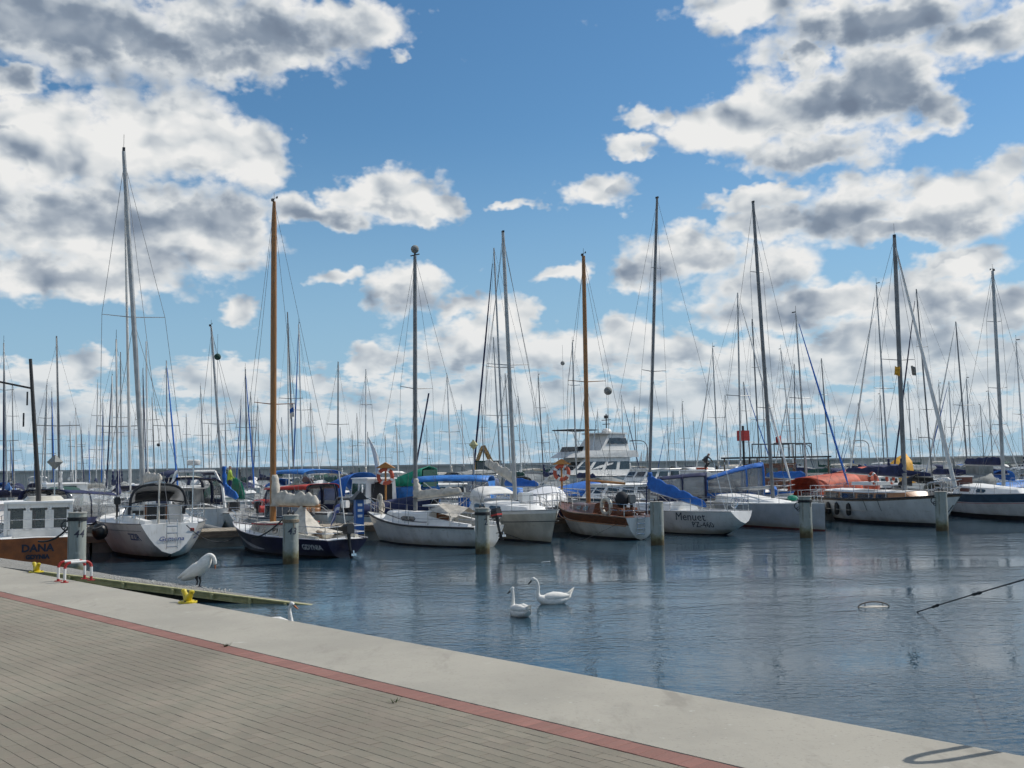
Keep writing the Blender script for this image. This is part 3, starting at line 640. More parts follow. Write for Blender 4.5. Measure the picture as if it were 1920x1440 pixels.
class Cabin:
    """trunk cabin: x aft -> fwd, half widths and heights above base line zb(x)"""
    def __init__(s, h, t0, t1, w0, w1, h0, h1, tumble=.82, slope=.35):
        s.h = h; s.t0, s.t1 = t0, t1; s.w0, s.w1, s.h0, s.h1, s.tm, s.sl = w0, w1, h0, h1, tumble, slope
    def sec(s, u):
        t = lerp(s.t0, s.t1, u); x = s.h.pt(t, s.h.zs(t)).x; z = s.h.zs(t)-.05
        w = min(lerp(s.w0, s.w1, u**1.4)/2, s.h.b(t)-.12); hh = lerp(s.h0, s.h1, u)
        return x, z, w, hh
    def side(s, u, v, sd, out=0):
        x, z, w, hh = s.sec(u); return Vector((x, sd*(lerp(w, w*s.tm, v)+out), z+hh*v*.86))
    def build(s, parent, m, n=8, name='cabin'):
        rings = []
        us = [i/n for i in range(n+1)]
        for u in us:
            x, z, w, hh = s.sec(u); wt = w*s.tm
            rings.append([(x, -w, z), (x, -wt, z+hh*.86), (x, -wt*.8, z+hh*.97), (x, 0, z+hh*1.04), (x, wt*.8, z+hh*.97), (x, wt, z+hh*.86), (x, w, z)])
        x, z, w, hh = s.sec(1); k = x + hh*(.6+s.sl)
        rings.append([(k, -w*.8, z-.02), (k, -w*.7, z), (k, -w*.6, z+.02), (k, 0, z+.03), (k, w*.6, z+.02), (k, w*.7, z), (k, w*.8, z-.02)])
        mb = MB(); mb.loft(rings); return recalc(mb.build(name, m, parent, smooth=True))
    def window(s, parent, u0, u1, v0=.35, v1=.8, m='glass', name='cabin_window', sides=(1, -1), frame=None):
        for sd in sides:
            if frame:
                mb = MB(); c = .012; fu = .05/s.h.L/(s.t1-s.t0)
                mb.loft([[s.side(u0-fu, v0-.07, sd, c), s.side(u0-fu, v1+.07, sd, c), s.side(u0-fu, v1+.07, sd, -.01), s.side(u0-fu, v0-.07, sd, -.01)], [s.side(u1+fu, v0-.07, sd, c), s.side(u1+fu, v1+.07, sd, c), s.side(u1+fu, v1+.07, sd, -.01), s.side(u1+fu, v0-.07, sd, -.01)]])
                recalc(mb.build('window_frame', frame, parent))
            mb = MB(); c = .02; ch = (u1-u0)*.12
            q0 = [(u0+ch, v0), (u1-ch, v0), (u1, lerp(v0, v1, .3)), (u1, lerp(v0, v1, .7)), (u1-ch, v1), (u0+ch, v1), (u0, lerp(v0, v1, .7)), (u0, lerp(v0, v1, .3))]
            mb.loft([[s.side(u, v, sd, -.01) for u, v in q0], [s.side(u, v, sd, c) for u, v in q0]]); recalc(mb.build(name, m, parent))
    def top(s, u): x, z, w, hh = s.sec(u); return Vector((x, 0, z+hh*1.03))
def sailcover(parent, a, b, m, h0=.34, h1=.16, w0=.13, w1=.08, seed=0, lump=.04, name='sail_cover', n=20, sag=.0, boom='alu'):
    """stowed sail under its cover, lying on the boom from a (mast) to b"""
    a, b = Vector(a), Vector(b); d = b-a; ax = d.normalized(); sd = Vector((-ax.y, ax.x, 0)).normalized(); rr = random.Random(seed); rings = []
    for i in range(n+1):
        u = i/n; p = a + d*u; h = lerp(h0, h1, u**.7); w = lerp(w0, w1, u)
        if i in (0, n): h *= .6; w *= .6
        h += rr.uniform(-lump, lump)*(1 if 0 < i < n else .3); w += rr.uniform(-lump, lump)*.5; off = rr.uniform(-lump, lump)*.6; h *= 1-.14*(i % 4 == 2); w *= 1-.16*(i % 4 == 2)
        rings.append([p + sd*(math.cos(2*math.pi*k/10)*w*(1 if math.sin(2*math.pi*k/10) < .3 else .55) + off*.4) + Vector((0, 0, .5*h + math.sin(2*math.pi*k/10)*h*.62 - sag*math.sin(math.pi*u))) for k in range(10)])
    c = recalc(MB().loft(rings).build(name, m, parent, smooth=2))
    if n >= 12: sb = c.modifiers.new('soft', 'SUBSURF'); sb.levels = sb.render_levels = 1
    MB().tube([a+Vector((0, 0, -.03)), b + ax*.12 + Vector((0, 0, -.03))], .045, 8).build('boom', boom, parent, smooth=True)
    return c
def mast_collar(parent, base, m, h=1.0, r=.11, name='mast_boot_cover', seed=0):
    rr = random.Random(seed); rings = []
    for i in range(10):
        u = i/9; w_ = 1+rr.uniform(-.14, .14)-.2*(i % 3 == 1); rings.append([Vector(base) + Vector((-.12*(1-u) + r*w_*(1.6-u)*math.cos(2*math.pi*k/9), r*w_*(1.3-.6*u)*math.sin(2*math.pi*k/9)+rr.uniform(-.02, .02), u*h)) for k in range(9)])
    return recalc(MB().loft(rings).build(name, m, parent, smooth=2))
def arch_cover(parent, x0, x1, w, z0, h0, h1, m, name='spray_hood', n=8, k=9, flat=.6, x0top=None, x1top=None, win=None, thick=.02, vr=(0, 1)):
    """canvas on hoops: x0 aft, x1 fwd; heights h0, h1"""
    pts = []
    def P(u, v, out=0):
        a = math.pi*v; c, s_ = math.cos(a), math.sin(a); hh = lerp(h0, h1, u**1.3)+out
        ww = (w/2+out)*(1-.10*u)
        y = ww*(abs(c)**flat)*(1 if c >= 0 else -1); z = hh*(abs(s_)**flat)
        xa = lerp(x0, x0 if x0top is None else x0top, min(1, s_)); xb = lerp(x1, x1 if x1top is None else x1top, min(1, s_))
        return Vector((lerp(xa, xb, u), y, z0+z))
    rings = [[P(i/n, lerp(vr[0], vr[1], j/(2*k))) for j in range(2*k+1)] for i in range(n+1)]
    o = thicken(MB().loft(rings, cap=False, close=False).build(name, m, parent, smooth=2), thick)
    if win:
        for (ua, ub, va, vb) in win:
            r2 = [[P(lerp(ua, ub, i/4), lerp(va, vb, j/8), .018) for j in range(9)] for i in range(5)]
            thicken(MB().loft(r2, cap=False, close=False).build('vinyl_window', 'vinyl', o, smooth=2), .006)
    return o
def canopy(parent, x0, x1, w, z0, h0, h1, m, flat=.35, bars=(.5,), name='cockpit_canopy'):
    """canvas roof and hoop bands over clear vinyl sides"""
    o = arch_cover(parent, x0, x1, w, z0, h0, h1, m, name, flat=flat, vr=(.27, .73))
    arch_cover(parent, x0+.03, x1-.03, w-.05, z0, h0-.02, h1-.02, 'vinyl', 'vinyl_side', flat=flat, thick=.008)
    for u in (0,)+tuple(bars)+(1,):
        xm = lerp(x0, x1, u); hh = lerp(h0, h1, u**1.3)
        a0, a1 = xm-.07, xm+.07; arch_cover(parent, a0, a1, w*(1-.10*u)+.03, z0, hh+.015, hh+.015, m, 'canopy_band', n=1, flat=flat)
    for sd in (-1, 1): MB().box(((x0+x1)/2, sd*w*.475, z0+.12), (x1-x0, .035, .26)).build('canopy_skirt', m, parent)
    return o
def outboard(parent, x, y, z, m='black', tilt=0, acc=None):
    t = empty_part('outboard_motor', parent, (x, y, z), 0); t.rotation_euler = (0, R(tilt), 0)
    mb = MB(); mb.loft([[(-.30+dx, yy*w_, zz) for yy in (-1, 1) for dx in ((0, .30) if yy < 0 else (.30, 0))] for zz, w_ in ((.05, .10), (.12, .14), (.32, .14), (.40, .09))]); recalc(mb.build('cowling', m, t, smooth=False))
    if acc: MB().box((-.15, 0, .16), (.312, .29, .06)).build('cowling_band', acc, t)
    MB().tube([(-.15, 0, .06), (-.14, 0, -.25), (-.17, 0, -.62)], [.07, .05, .04], 8).build('shaft_leg', 'black', t)
    MB().box((-.17, 0, -.5), (.26, .16, .02)).box((-.2, 0, -.72), (.16, .02, .18)).ball((-.19, 0, -.62), (.14, .045, .045), 8).build('gearcase', 'black', t)
    mb = MB()
    for k in range(3): a = R(120*k); mb.box((-.34, math.sin(a)*.06, -.62+math.cos(a)*.06), (.02, .05+.05*abs(math.sin(a)), .05+.05*abs(math.cos(a))))
    mb.build('propeller', 'steel', t)
    return t
def empty_part(name, parent, loc, rz=0):
    o = bpy.data.objects.new(name, None); C.objects.link(o); o.parent = parent; o.location = loc; o.rotation_euler = (0, 0, rz); o.empty_display_size = .1; return o
def fender(parent, p, m='rubber', r=.11, h=.55):
    p = Vector(p); mb = MB(); mb.tube([p+Vector((0, 0, z)) for z in (h/2, h*.42, h*.2, -h*.2, -h*.42, -h/2)], [r*.25, r*.8, r, r, r*.8, r*.25], 10)
    mb.tube([p+Vector((0, 0, h/2)), p+Vector((0, 0, h/2+.4))], .012, 4); return mb.build('fender', m, parent, smooth=True)
def ladder(parent, x, y, z0, z1, w=.3, tilt=0., n=4):
    mb = MB()
    for s_ in (-1, 1): mb.tube([(x+tilt, y+s_*w/2, z0), (x, y+s_*w/2, z1), (x+.06, y+s_*w/2, z1+.05)], .017, 6)
    for k in range(n): u = (k+.3)/n; mb.tube([(lerp(x+tilt, x, u), y-w/2, lerp(z0, z1, u)), (lerp(x+tilt, x, u), y+w/2, lerp(z0, z1, u))], .019, 6)
    return mb.build('boarding_ladder', 'steel', parent)
def rails(h, parent, t0=.06, t1=.93, n=6, ht=.6, pul=.16, push=.12, two=True):
    """stanchions, lifelines, pulpit and pushpit following the sheer"""
    def dk(t, sd, z): p = h.pt(t, h.zs(t), sd, -.06); return Vector((p.x, p.y, p.z+z))
    for sd in (1, -1):
        for i in range(n):
            t = lerp(t0+push, t1-pul, i/(n-1)); MB().tube([dk(t, sd, 0), dk(t, sd, ht)], .013, 5).build('stanchion', 'steel', parent)
    mb = MB()
    for sd in (1, -1):
        for z in ((ht, ht*.5) if two else (ht,)): mb.tube([dk(lerp(t0, t1, i/12), sd, z-.01) for i in range(13)], .006, 4)
    mb.build('lifeline', 'wire', parent)
    mb = MB(); tp = 1-pul*.8
    nose = h.pt(1, h.zs(1)); nose = Vector((nose.x+.02, 0, nose.z+ht+.05))
    for z in (ht, ht*.5):
        mb.tube([dk(tp, 1, z), dk(lerp(tp, 1, .6), 1, z+.03), nose+Vector((-.1, .12, z-ht)), nose+Vector((0, 0, z-ht)), nose+Vector((-.1, -.12, z-ht)), dk(lerp(tp, 1, .6), -1, z+.03), dk(tp, -1, z)], .015, 6)
    for sd in (1, -1):
        for t in (tp, lerp(tp, 1, .6)): mb.tube([dk(t, sd, 0), dk(t, sd, ht)], .014, 5)
    mb.build('pulpit', 'steel', parent, smooth=True)
    if push:
        mb = MB()
        for z in (ht, ht*.5):
            a = [dk(push, 1, z), dk(.02, 1, z)]; b = [dk(.02, -1, z), dk(push, -1, z)]
            mb.tube(a+b, .015, 6)
        for sd in (1, -1):
            for t in (push, .02): mb.tube([dk(t, sd, 0), dk(t, sd, ht)], .014, 5)
        for y in (-.35, .35):
            p = dk(.015, 1, 0); mb.tube([(p.x, p.y*y*1.2, p.z), (p.x, p.y*y*1.2, p.z+ht)], .013, 5)
        mb.build('pushpit', 'steel', parent, smooth=True)
def rig(h, parent, base, top, m='alu', r=.07, spreaders=((.55, .9),), fore=True, back=True, furl=None, gear='vane', seg=10, chain=None, front=True, tbow=.985, wr=.006, taper=.75, sp_m=None, low=None):
    """mast from base to top (local), spreaders (fraction, half length), wires"""
    base, top = Vector(base), Vector(top); d = top-base; H = d.length
    mb = MB(); mb.tube([base, base+d*.6, base+d*.93, top], [r, r, r*.9, r*taper], seg); mast = mb.build('mast', m, parent, smooth=True)
    side = Vector((0, 1, 0)); ends = []
    for fr, hl in spreaders:
        for sd in (1, -1):
            p = base+d*fr; e = p + Vector((-.10, sd*hl, .05)); MB().tube([p, e], [.022, .014], 5).build('spreader', sp_m or m, parent); ends.append((fr, sd, e))
    tc = (base.x+h.L/2)/h.L; ch = {sd: h.pt(max(.05, tc-.02), h.zs(tc), sd, -.08) for sd in (1, -1)}
    for sd in (1, -1):
        es = [e for fr, s2, e in ends if s2 == sd]
        hound = base+d*(.97 if front else .9)
        MB().tube([ch[sd]]+es+[hound], wr, 4).build('shroud', 'wire', parent)
        if es: MB().tube([ch[sd]+Vector((-.35, 0, 0)), base+d*(spreaders[0][0]-.01)], wr, 4).build('shroud', 'wire', parent)
    bow = h.pt(1, h.zs(1)); bow = Vector((bow.x-.12, 0, bow.z)); fh = base+d*(.99 if low is None else low)
    if fore:
        MB().tube([bow, fh], wr, 4).build('forestay', 'wire', parent)
        if furl:
            a = bow+(fh-bow)*.05; b = bow+(fh-bow)*.95
            MB().tube([a+(b-a)*u for u in (0, .05, .3, .7, 1)], [.03, .055, .06, .045, .02], 8).build('furled_headsail', furl, parent, smooth=True)
    if back:
        st = h.pt(0, h.zs(0)); MB().tube([Vector((st.x+.1, 0, st.z)), top], wr, 4).build('backstay', 'wire', parent)
    if gear == 'vane':
        mb = MB(); mb.tube([top, top+Vector((0, 0, .35))], .008, 4); mb.tube([top+Vector((-.18, 0, .12)), top+Vector((.14, 0, .12))], .01, 4); mb.box(top+Vector((-.2, 0, .12)), (.1, .01, .08)); mb.box(top+Vector((0, .06, .05)), (.09, .09, .1)); mb.build('masthead_gear', 'dark', parent)
    elif gear == 'antenna':
        mb = MB(); mb.tube([top, top+Vector((0, 0, .7))], .008, 4); mb.box(top+Vector((0, 0, .08)), (.12, .1, .16)); mb.build('masthead_gear', 'dark', parent)
    elif gear == 'plain':
        mb = MB(); mb.box(top+Vector((0, 0, .04)), (.15, .08, .08)); mb.build('masthead_gear', 'dark', parent)
    # halyards down the mast
    MB().tube([base+d*.03+Vector((.13, .05, 0)), base+d*.97+Vector((.05, .03, 0))], .005, 4).build('halyard', 'wire', parent)
    return mast
# ------------------------------------------------------------------ placing boats from where hull ends stand on the water
SPOTS = []
def place(xs, ys, xb, L, far=True):
    """stern end above water point (xs, ys) of the photograph, bow end on the sight line of column xb"""
    P0 = unp(xs, ys); yy = ys
    d = ray(xb, yy); u = Vector((d.x, d.y, 0)).normalized(); a = Vector((P0.x, P0.y, 0))
    bq = -2*a.dot(u); cq = a.dot(a)-L*L; disc = max(0, bq*bq-4*cq); s_ = (-bq + (1 if far else -1)*math.sqrt(disc))/2
    P1 = u*s_; c = (a+P1)/2; hd = math.atan2(P1.y-a.y, P1.x-a.x); SPOTS.append((c.x, c.y, L, hd)); return c, hd
def local(parent_loc, hd, p): return Matrix.Rotation(-hd, 3, 'Z') @ (Vector(p)-Vector(parent_loc))
def mast_at(root, h, bx, tx, ty, zb, t_default=None, lim=(.35, .75)):
    """mast foot on the centre line under column bx; head on the sight line through (tx, ty)"""
    best = None; loc = root.location; hd = root.rotation_euler[2]; rm = Matrix.Rotation(hd, 3, 'Z')
    for i in range(81):
        t = lerp(lim[0], lim[1], i/80); w_ = loc + rm @ Vector((h.L*(t-.5), 0, zb)); e = abs(proj(w_)[0]-bx)
        if best is None or e < best[0]: best = (e, t, w_)
    if t_default is not None: t = t_default; w_ = loc + rm @ Vector((h.L*(t-.5), 0, zb)); best = (0, t, w_)
    tw_ = atY(tx, ty, best[2].y)
    return Vector((h.L*(best[1]-.5), 0, zb)), local(loc, hd, tw_), best[1]
def boat_root(name, xs, ys, xb, L, far, label, cat, group=None):
    c, hd = place(xs, ys, xb, L, far)
    return empty(name, (c.x, c.y, 0), hd, label, cat, group)
GB = 'sailing boats moored in the first row'
def near(root):      # side of the boat turned to the camera (+1 port)
    return 1 if local(root.location, root.rotation_euler[2], (0, 0, 0)).y > 0 else -1
def place_bow(xb, yb, xs, L, far=True):
    c, hd = place(xb, yb, xs, L, far); x = SPOTS.pop(); SPOTS.append((x[0], x[1], L, hd+math.pi)); return c, hd+math.pi
def hangar(root, px, py, mats=None): return None
def flag(parent, p, w, h, m, name='flag', m2=None, drop=.1, seed=0):
    rr = random.Random(seed); p = Vector(p); vs = []; n = 6
    for j in range(4):
        for i in range(n+1):
            u = i/n; vs.append(p + Vector((u*w, .04*math.sin(u*7+j*.5+seed), -j/3*h - drop*u*u + .02*math.sin(u*9))))
    mb = MB(); fs = [(j*(n+1)+i, j*(n+1)+i+1, (j+1)*(n+1)+i+1, (j+1)*(n+1)+i) for j in range(3) for i in range(n)]
    mb.add(vs, fs)
    if m2: mb.m = [1 if k//n == 1 else 0 for k in range(len(fs))]
    return thicken(mb.build(name, [m, m2] if m2 else m, parent, smooth=2), .008)
# ---- 1: small orange workboat, stern to the quay
c_, hd = place(66, 1075, 84, 7, True)
r = empty('workboat', (c_.x, c_.y, 0), hd, 'orange-hulled workboat lettered DANA GDYNIA with white wheelhouse at the left edge', 'boat', GB)
h = Hull(7, 2.55, 1.45, 1.05, 1.05, tw=.95, rake=.6, trake=.08, zk=(-.2, -.5, -.3), es=5)
h.build(r, ['orange_hull', 'dark', 'antifoul'], stripe=.14, boot=.12, cockpit=(.06, .25), ck_d=.35, cam=.04)
h.rail(r, 'black', .04, 'rubbing_strake', dz=-.03)
for txt, z, sz in (('DANA', .74, .31), ('GDYNIA', .48, .17)):
    vs, fs = text_mesh(txt, sz, .012); 
    MB().add([(-3.5 + .08*(1-(z+v[1])/1.05) - .012, -v[0]-.05, z+v[1]) for v in vs], fs).build('lettering', 'text', r)
# wheelhouse: posts, panes, roof
z0, zt, xa, xf, hw = 1.0, 2.05, -2.1, .2, .93
wh = M['wpaint']
for i, y in enumerate((-hw, -.31, .31, hw)):
    MB().box((xa, y, (z0+zt)/2), (.07, .12 if 0 < i < 3 else .1, zt-z0)).build('wheelhouse_post', wh, r)
for i, y in enumerate((-.62, 0, .62)):
    f_ = MB(); 
    for dz_, hh in ((z0+.14, .28), (zt-.07, .14)): f_.box((xa, y, dz_), (.05, .5, hh))
    for s_ in (-1, 1): f_.box((xa, y+s_*.22, (z0+zt)/2), (.05, .07, zt-z0-.42))
    p_ = f_.build('wheelhouse_panel' if i != 1 else 'wheelhouse_door', wh, r)
    MB().box((xa+.01, y, 1.6), (.012, .37, .62)).build('window_pane', 'pane', p_)
for sd in (-1, 1):
    MB().box(((xa+xf)/2, sd*hw, z0+.25), (xf-xa, .05, .5)).box(((xa+xf)/2, sd*hw, zt-.06), (xf-xa, .05, .12)).box((xf, sd*hw, 1.5), (.07, .06, 1.0)).build('wheelhouse_side', wh, r)
    MB().box(((xa+xf)/2, sd*hw, 1.72), (xf-xa-.1, .012, .46)).build('window_pane', 'pane', r)
MB().box((xf+.02, 0, 1.55), (.05, 2*hw-.1, 1.05)).build('wheelhouse_front', wh, r)
MB().box(((xa+xf)/2, 0, zt+.03), (xf-xa+.2, 2*hw+.12, .06)).build('wheelhouse_roof', 'deck', r)
MB().box((-1.3, .15, 1.55), (.25, .3, .5)).build('red_locker', 'red', r)
MB().tube([(-1.0, -.1, zt+.06), (-1.0, -.1, zt+.2)], [.62, .5], 18).build('roof_dinghy', 'cream', r, smooth=True)
mb = MB(); dk = [h.pt(t, h.zs(t), 1, -.06) for t in (.02, .12, .25, .5, .75, .95)]
for sd in (-1, 1):
    for p in dk: mb.tube([(p.x, sd*p.y, p.z-.02), (p.x, sd*p.y, p.z+.55)], .013, 5)
    for zz in (.28, .55): mb.tube([(p.x, sd*p.y, p.z+zz) for p in dk], .009, 4)
for zz in (.28, .55): mb.tube([(dk[0].x, y, 1.05+zz) for y in (-1.1, -.4, .4, 1.1)], .009, 4)
mb.build('guard_rail', 'steel', r)
b, t_, _ = mast_at(r, h, 66, 57, 673, 1.9, None, (.25, .9))
MB().tube([b-Vector((0, 0, .9)), b+(t_-b)*.1, t_], [.085, .078, .05], 10).build('mast', 'blackmast', r, smooth=True)
g1 = local(r.location, hd, atY(-40, 708, 33)); MB().tube([b+(t_-b)*.80, (g1.x, g1.y, g1.z)], .035, 6).build('gaff', 'blackmast', r)
for k, (fx, fy) in enumerate(((45, 760), (38, 800))): 
    p = local(r.location, hd, atY(fx+6, fy, 33.3)); MB().tube([p, p+Vector((0, 0, .45))], .03, 5).build('signal_cone', 'dark', r)
# radar reflector on a pole
p = unp(26, 1065); pz = atY(26, 868, p.y)
pr = empty('radar_reflector_pole', (p.x-.2, p.y+3.2, 0), .4, 'grey diamond radar reflector on a thin pole at the far left', 'radar reflector')
pr['group'] = 'diamond radar reflectors'
def reflector(parent, z, s_, m='greyc', z0=1.0):
    mb = MB(); mb.add([(s_, 0, z), (0, s_, z), (-s_, 0, z), (0, -s_, z), (0, 0, z+s_), (0, 0, z-s_)], [(0, 1, 4), (1, 2, 4), (2, 3, 4), (3, 0, 4), (1, 0, 5), (2, 1, 5), (3, 2, 5), (0, 3, 5)]); mb.build('reflector', m, parent)
    MB().tube([(0, 0, z0), (0, 0, z-s_)], .025, 6).build('pole', 'steel', parent)
reflector(pr, 3.38, .27, 'greyc', 1.0)
# ---- 2: white sloop, stern on
c_, hd = place(318, 1050, 243, 10.2, True)
r = empty('sailing_yacht', (c_.x, c_.y, 0), hd, 'white sloop seen stern-on with boarding ladder and grey spray hood, tallest mast left', 'sailing yacht', GB)
h = Hull(10.2, 3.75, 1.5, 1.18, 1.22, tw=.50, rake=1.1, trake=-.30, zk=(.22, -.55, -.35), es=1.9)
h.build(r, ['white', 'white', 'antifoul'], boot=.10, cockpit=(.04, .30), ck_d=.42, ck_w=.5, n=30)
h.rail(r, 'alud', .022); h.rail(r, 'text', .008, 'cove_line', dz=-.22, out=-.004)
cb = Cabin(h, .31, .74, 2.4, 1.2, .66, .30); cb.build(r, 'deck'); cb.window(r, .1, .32); cb.window(r, .42, .6)
x0 = h.pt(.31, 1).x
MB().box((x0-.04, 0, 1.40), (.04, .62, .74)).build('companionway', 'black', r)
MB().box((x0-.05, .62, 1.50), (.03, .38, .16)).build('instrument', 'black', r); MB().box((x0-.06, -.36, 1.4), (.05, .05, .78)).box((x0-.06, .36, 1.4), (.05, .05, .78)).build('companionway_frame', 'ply', r)
for sd in (-1, 1):
    mb = MB(); mb.loft([[(x, sd*(w-.13), z0_), (x, sd*(w-.10), z0_+hh), (x, sd*(w+.10), z0_+hh), (x, sd*(w+.16), z0_)] for x, w, z0_, hh in ((-4.6, .62, 1.15, .16), (-3.4, .85, 1.12, .26), (x0, 1.0, 1.1, .32))]); recalc(mb.build('cockpit_coaming', 'deck', r))
    MB().tube([(-3.6, sd*.98, 1.38), (-3.6, sd*.98, 1.55)], [.08, .06], 10).build('winch', 'steel', r)
arch_cover(r, x0-.55, x0+.95, 1.9, 1.66, .86, .25, 'hazy', 'spray_hood'); arch_cover(r, x0+.1, x0+.97, 1.86, 1.66, .58, .24, 'blackc', 'hood_front', vr=(.3, .7))
ar = [(x0-.58+.02*math.cos(a), 0.96*math.cos(a)*abs(math.cos(a))**-.35 if abs(math.cos(a)) > .01 else 0, 1.62+.90*abs(math.sin(a))**.6) for a in [math.pi*i/24 for i in range(25)]]
MB().tube(ar, .05, 6).build('hood_edge', 'blackc', r, smooth=True)
MB().tube([(x0-.5, -.9, 1.86), (x0-.2, -.5, 1.92), (x0-.1, 0, 1.94), (x0-.2, .5, 1.92), (x0-.5, .9, 1.86)], .03, 6).build('hood_hem', 'blackc', r)
for sd in (-1, 1): MB().box((x0+.15, sd*.95, 1.52), (1.3, .04, .34)).build('hood_side', 'blackc', r)
rails(h, r, t0=.03, push=.16, n=6)
ladder(r, -5.40, -.02, .40, 1.30, w=.34, tilt=-.02, n=4)
ob = outboard(r, -4.35, 1.62, 1.86, 'black'); ob.scale = (.72, .72, .72)
b, t_, _ = mast_at(r, h, 258, 232, 284, 1.5, .58)
rig(h, r, b, t_, 'alu', .095, ((.53, 1.18),), furl='whitec', gear='antenna', wr=.009)
MB().tube([b+Vector((-.1, 0, 1.0)), b+Vector((-4.0, .1, 1.1))], .07, 8).build('boom', 'alu', r)
sailcover(r, b+Vector((-.15, 0, 1.08)), b+Vector((-3.8, 0, 1.15)), 'canvas', .42, .22, .15, .09, 3)
MB().tube([(-4.95, -.75, 1.2), (-4.9, -.8, 3.5)], .02, 6).build('flag_staff', 'steel', r); MB().tube([(-4.95, .35, 1.2), (-4.7, .3, 2.9)], .03, 6).build('spare_pole', 'canvas', r)
vs, fs = text_mesh('Gemona', .24, .004, .3)
xs_ = -5.1; MB().add([(xs_-.30*(1-(.72+v[1]*.85)/1.22)*1.0 - .03, -v[0]-.02, .72+v[1]*.85) for v in vs], fs).build('lettering', 'btext', r)
sd_n = near(r)
for sd in (1, -1): h.text(r, 'ZZIR', .32, .085, .76, sd, 'btext', bold=.006)
MB().ball((-3.2, 2.02, .95), (.27, .27, .3), 14).build('round_fender', 'black', r, smooth=True)
MB().box((-5.18, -.72, 1.0), (.02, .13, .1)).build('badge', 'redc', r)
# ---- 3: dark blue sloop lettered GDYNIA
c_, hd = place(652, 1046, 437, 7.6, True)
r = empty('sailing_boat', (c_.x, c_.y, 0), hd, 'dark blue sloop lettered GDYNIA with orange wooden mast and cream sail on the boom', 'sailing boat', GB)
h = Hull(7.6, 2.5, .98, .66, .62, tw=.66, rake=.9, trake=.18, zk=(-.02, -.45, -.3))
h.build(r, ['navy_hull', 'navy_hull', 'antifoul'], boot=.07, cockpit=(.07, .36), ck_d=.3, ck_w=.55)
h.rail(r, 'stripe', .018); sd = near(r)
# curved white flash on the side
mb = MB(); rg = []
for i in range(21):
    u = i/20; t = lerp(.47, .86, u); zc = lerp(.20, .62, u**1.7); th = .075*math.sin(math.pi*min(1, u*.9+.03))+.004
    rg.append([h.pt(t, zc-th, sd, .012), h.pt(t, zc+th, sd, .012)])
mb.loft(rg, cap=False, close=False); mb.build('hull_flash', 'stripe', r)
h.text(r, 'GDYNIA', .25, .105, .36, sd, 'wtext', bold=.006); h.text(r, 'PZ 1173', .14, .90, .55, sd, 'wtext', bold=.004)
cb = Cabin(h, .37, .72, 1.7, 1.0, .56, .34, tumble=.84); cb.build(r, 'canvas'); cb.window(r, .50, .60, .3, .72); cb.window(r, .72, .82, .3, .72); cb.window(r, .12, .26, .3, .7)
mb = MB(); mb.tube([cb.side(u/10, 1.0, 1, .03) for u in range(11)], .03, 5); mb.tube([cb.side(u/10, 1.0, -1, .03) for u in range(11)], .03, 5); mb.build('cabin_rail', 'redc', r)
xc = h.pt(.37, .6).x; MB().box((xc-.04, 0, .95), (.05, .6, .55)).build('companionway_boards', 'ply', r)
for sd_ in (-1, 1): recalc(MB().loft([[(x, sd_*.72, .62), (x, sd_*.74, .62+hh), (x, sd_*.86, .62+hh), (x, sd_*.9, .62)] for x, hh in ((-3.2, .10), (-1.9, .18), (xc, .28))]).build('cockpit_coaming', 'cream', r))
rr = random.Random(4)
for k in range(6): MB().ball((-2.6+k*.28, .25*math.sin(k*2.1), .68+.05*math.cos(k)), (.26, .22, .14+.05*(k % 2)), 8).build('sail_bag', 'oldwood' if k % 2 else 'canvas', r, smooth=True)
recalc(MB().loft([[(xc-.02, -.75, .95), (xc-.02, 0, 1.75), (xc-.02, .75, .95)], [(xc-1.5, -.7, .75), (xc-1.5, 0, .82), (xc-1.5, .7, .75)]], cap=False, close=False).build('cockpit_tent', 'canvas', r))
rails(h, r, n=6, ht=.42, push=.14, two=False)
b, t_, _ = mast_at(r, h, 490, 514, 378, 1.05, .62)
rig(h, r, b-Vector((0, 0, .35)), t_, 'wood', .115, ((.38, .86),), gear='vane', wr=.008, sp_m='ply', taper=.5)
e_ = b+(t_-b)*.74; MB().tube([e_, e_+Vector((-.45, .25, .02))], .012, 4).build('upper_spreader', 'ply', r)
sailcover(r, b+Vector((-.18, 0, .66)), b+Vector((-2.9, 0, .66)), 'canvas', .52, .38, .22, .16, 12, .09, boom='wood')
mast_collar(r, b+Vector((-.12, 0, .6)), 'canvas', 1.15, .16, 'bunched_sail', 2)
outboard(r, -3.72, 0, .72, 'black', 8)
flag(r, Vector((b.x-.1, -.8, (t_.z*.42))), .28, .55, 'whitec', m2='blue', seed=3)
ms = MB(); ms.tube([(-3.75, 0, .6), (-3.72, .3, 2.9)], .02, 5); ms.build('flag_staff', 'whitec', r); flag(r, (-3.7, .28, 1.8), .45, .3, 'purple', m2='stripe', drop=.5, seed=5)
for px_ in (-3.5,): fender(r, (1.2, -1.2, .45), r=.09)
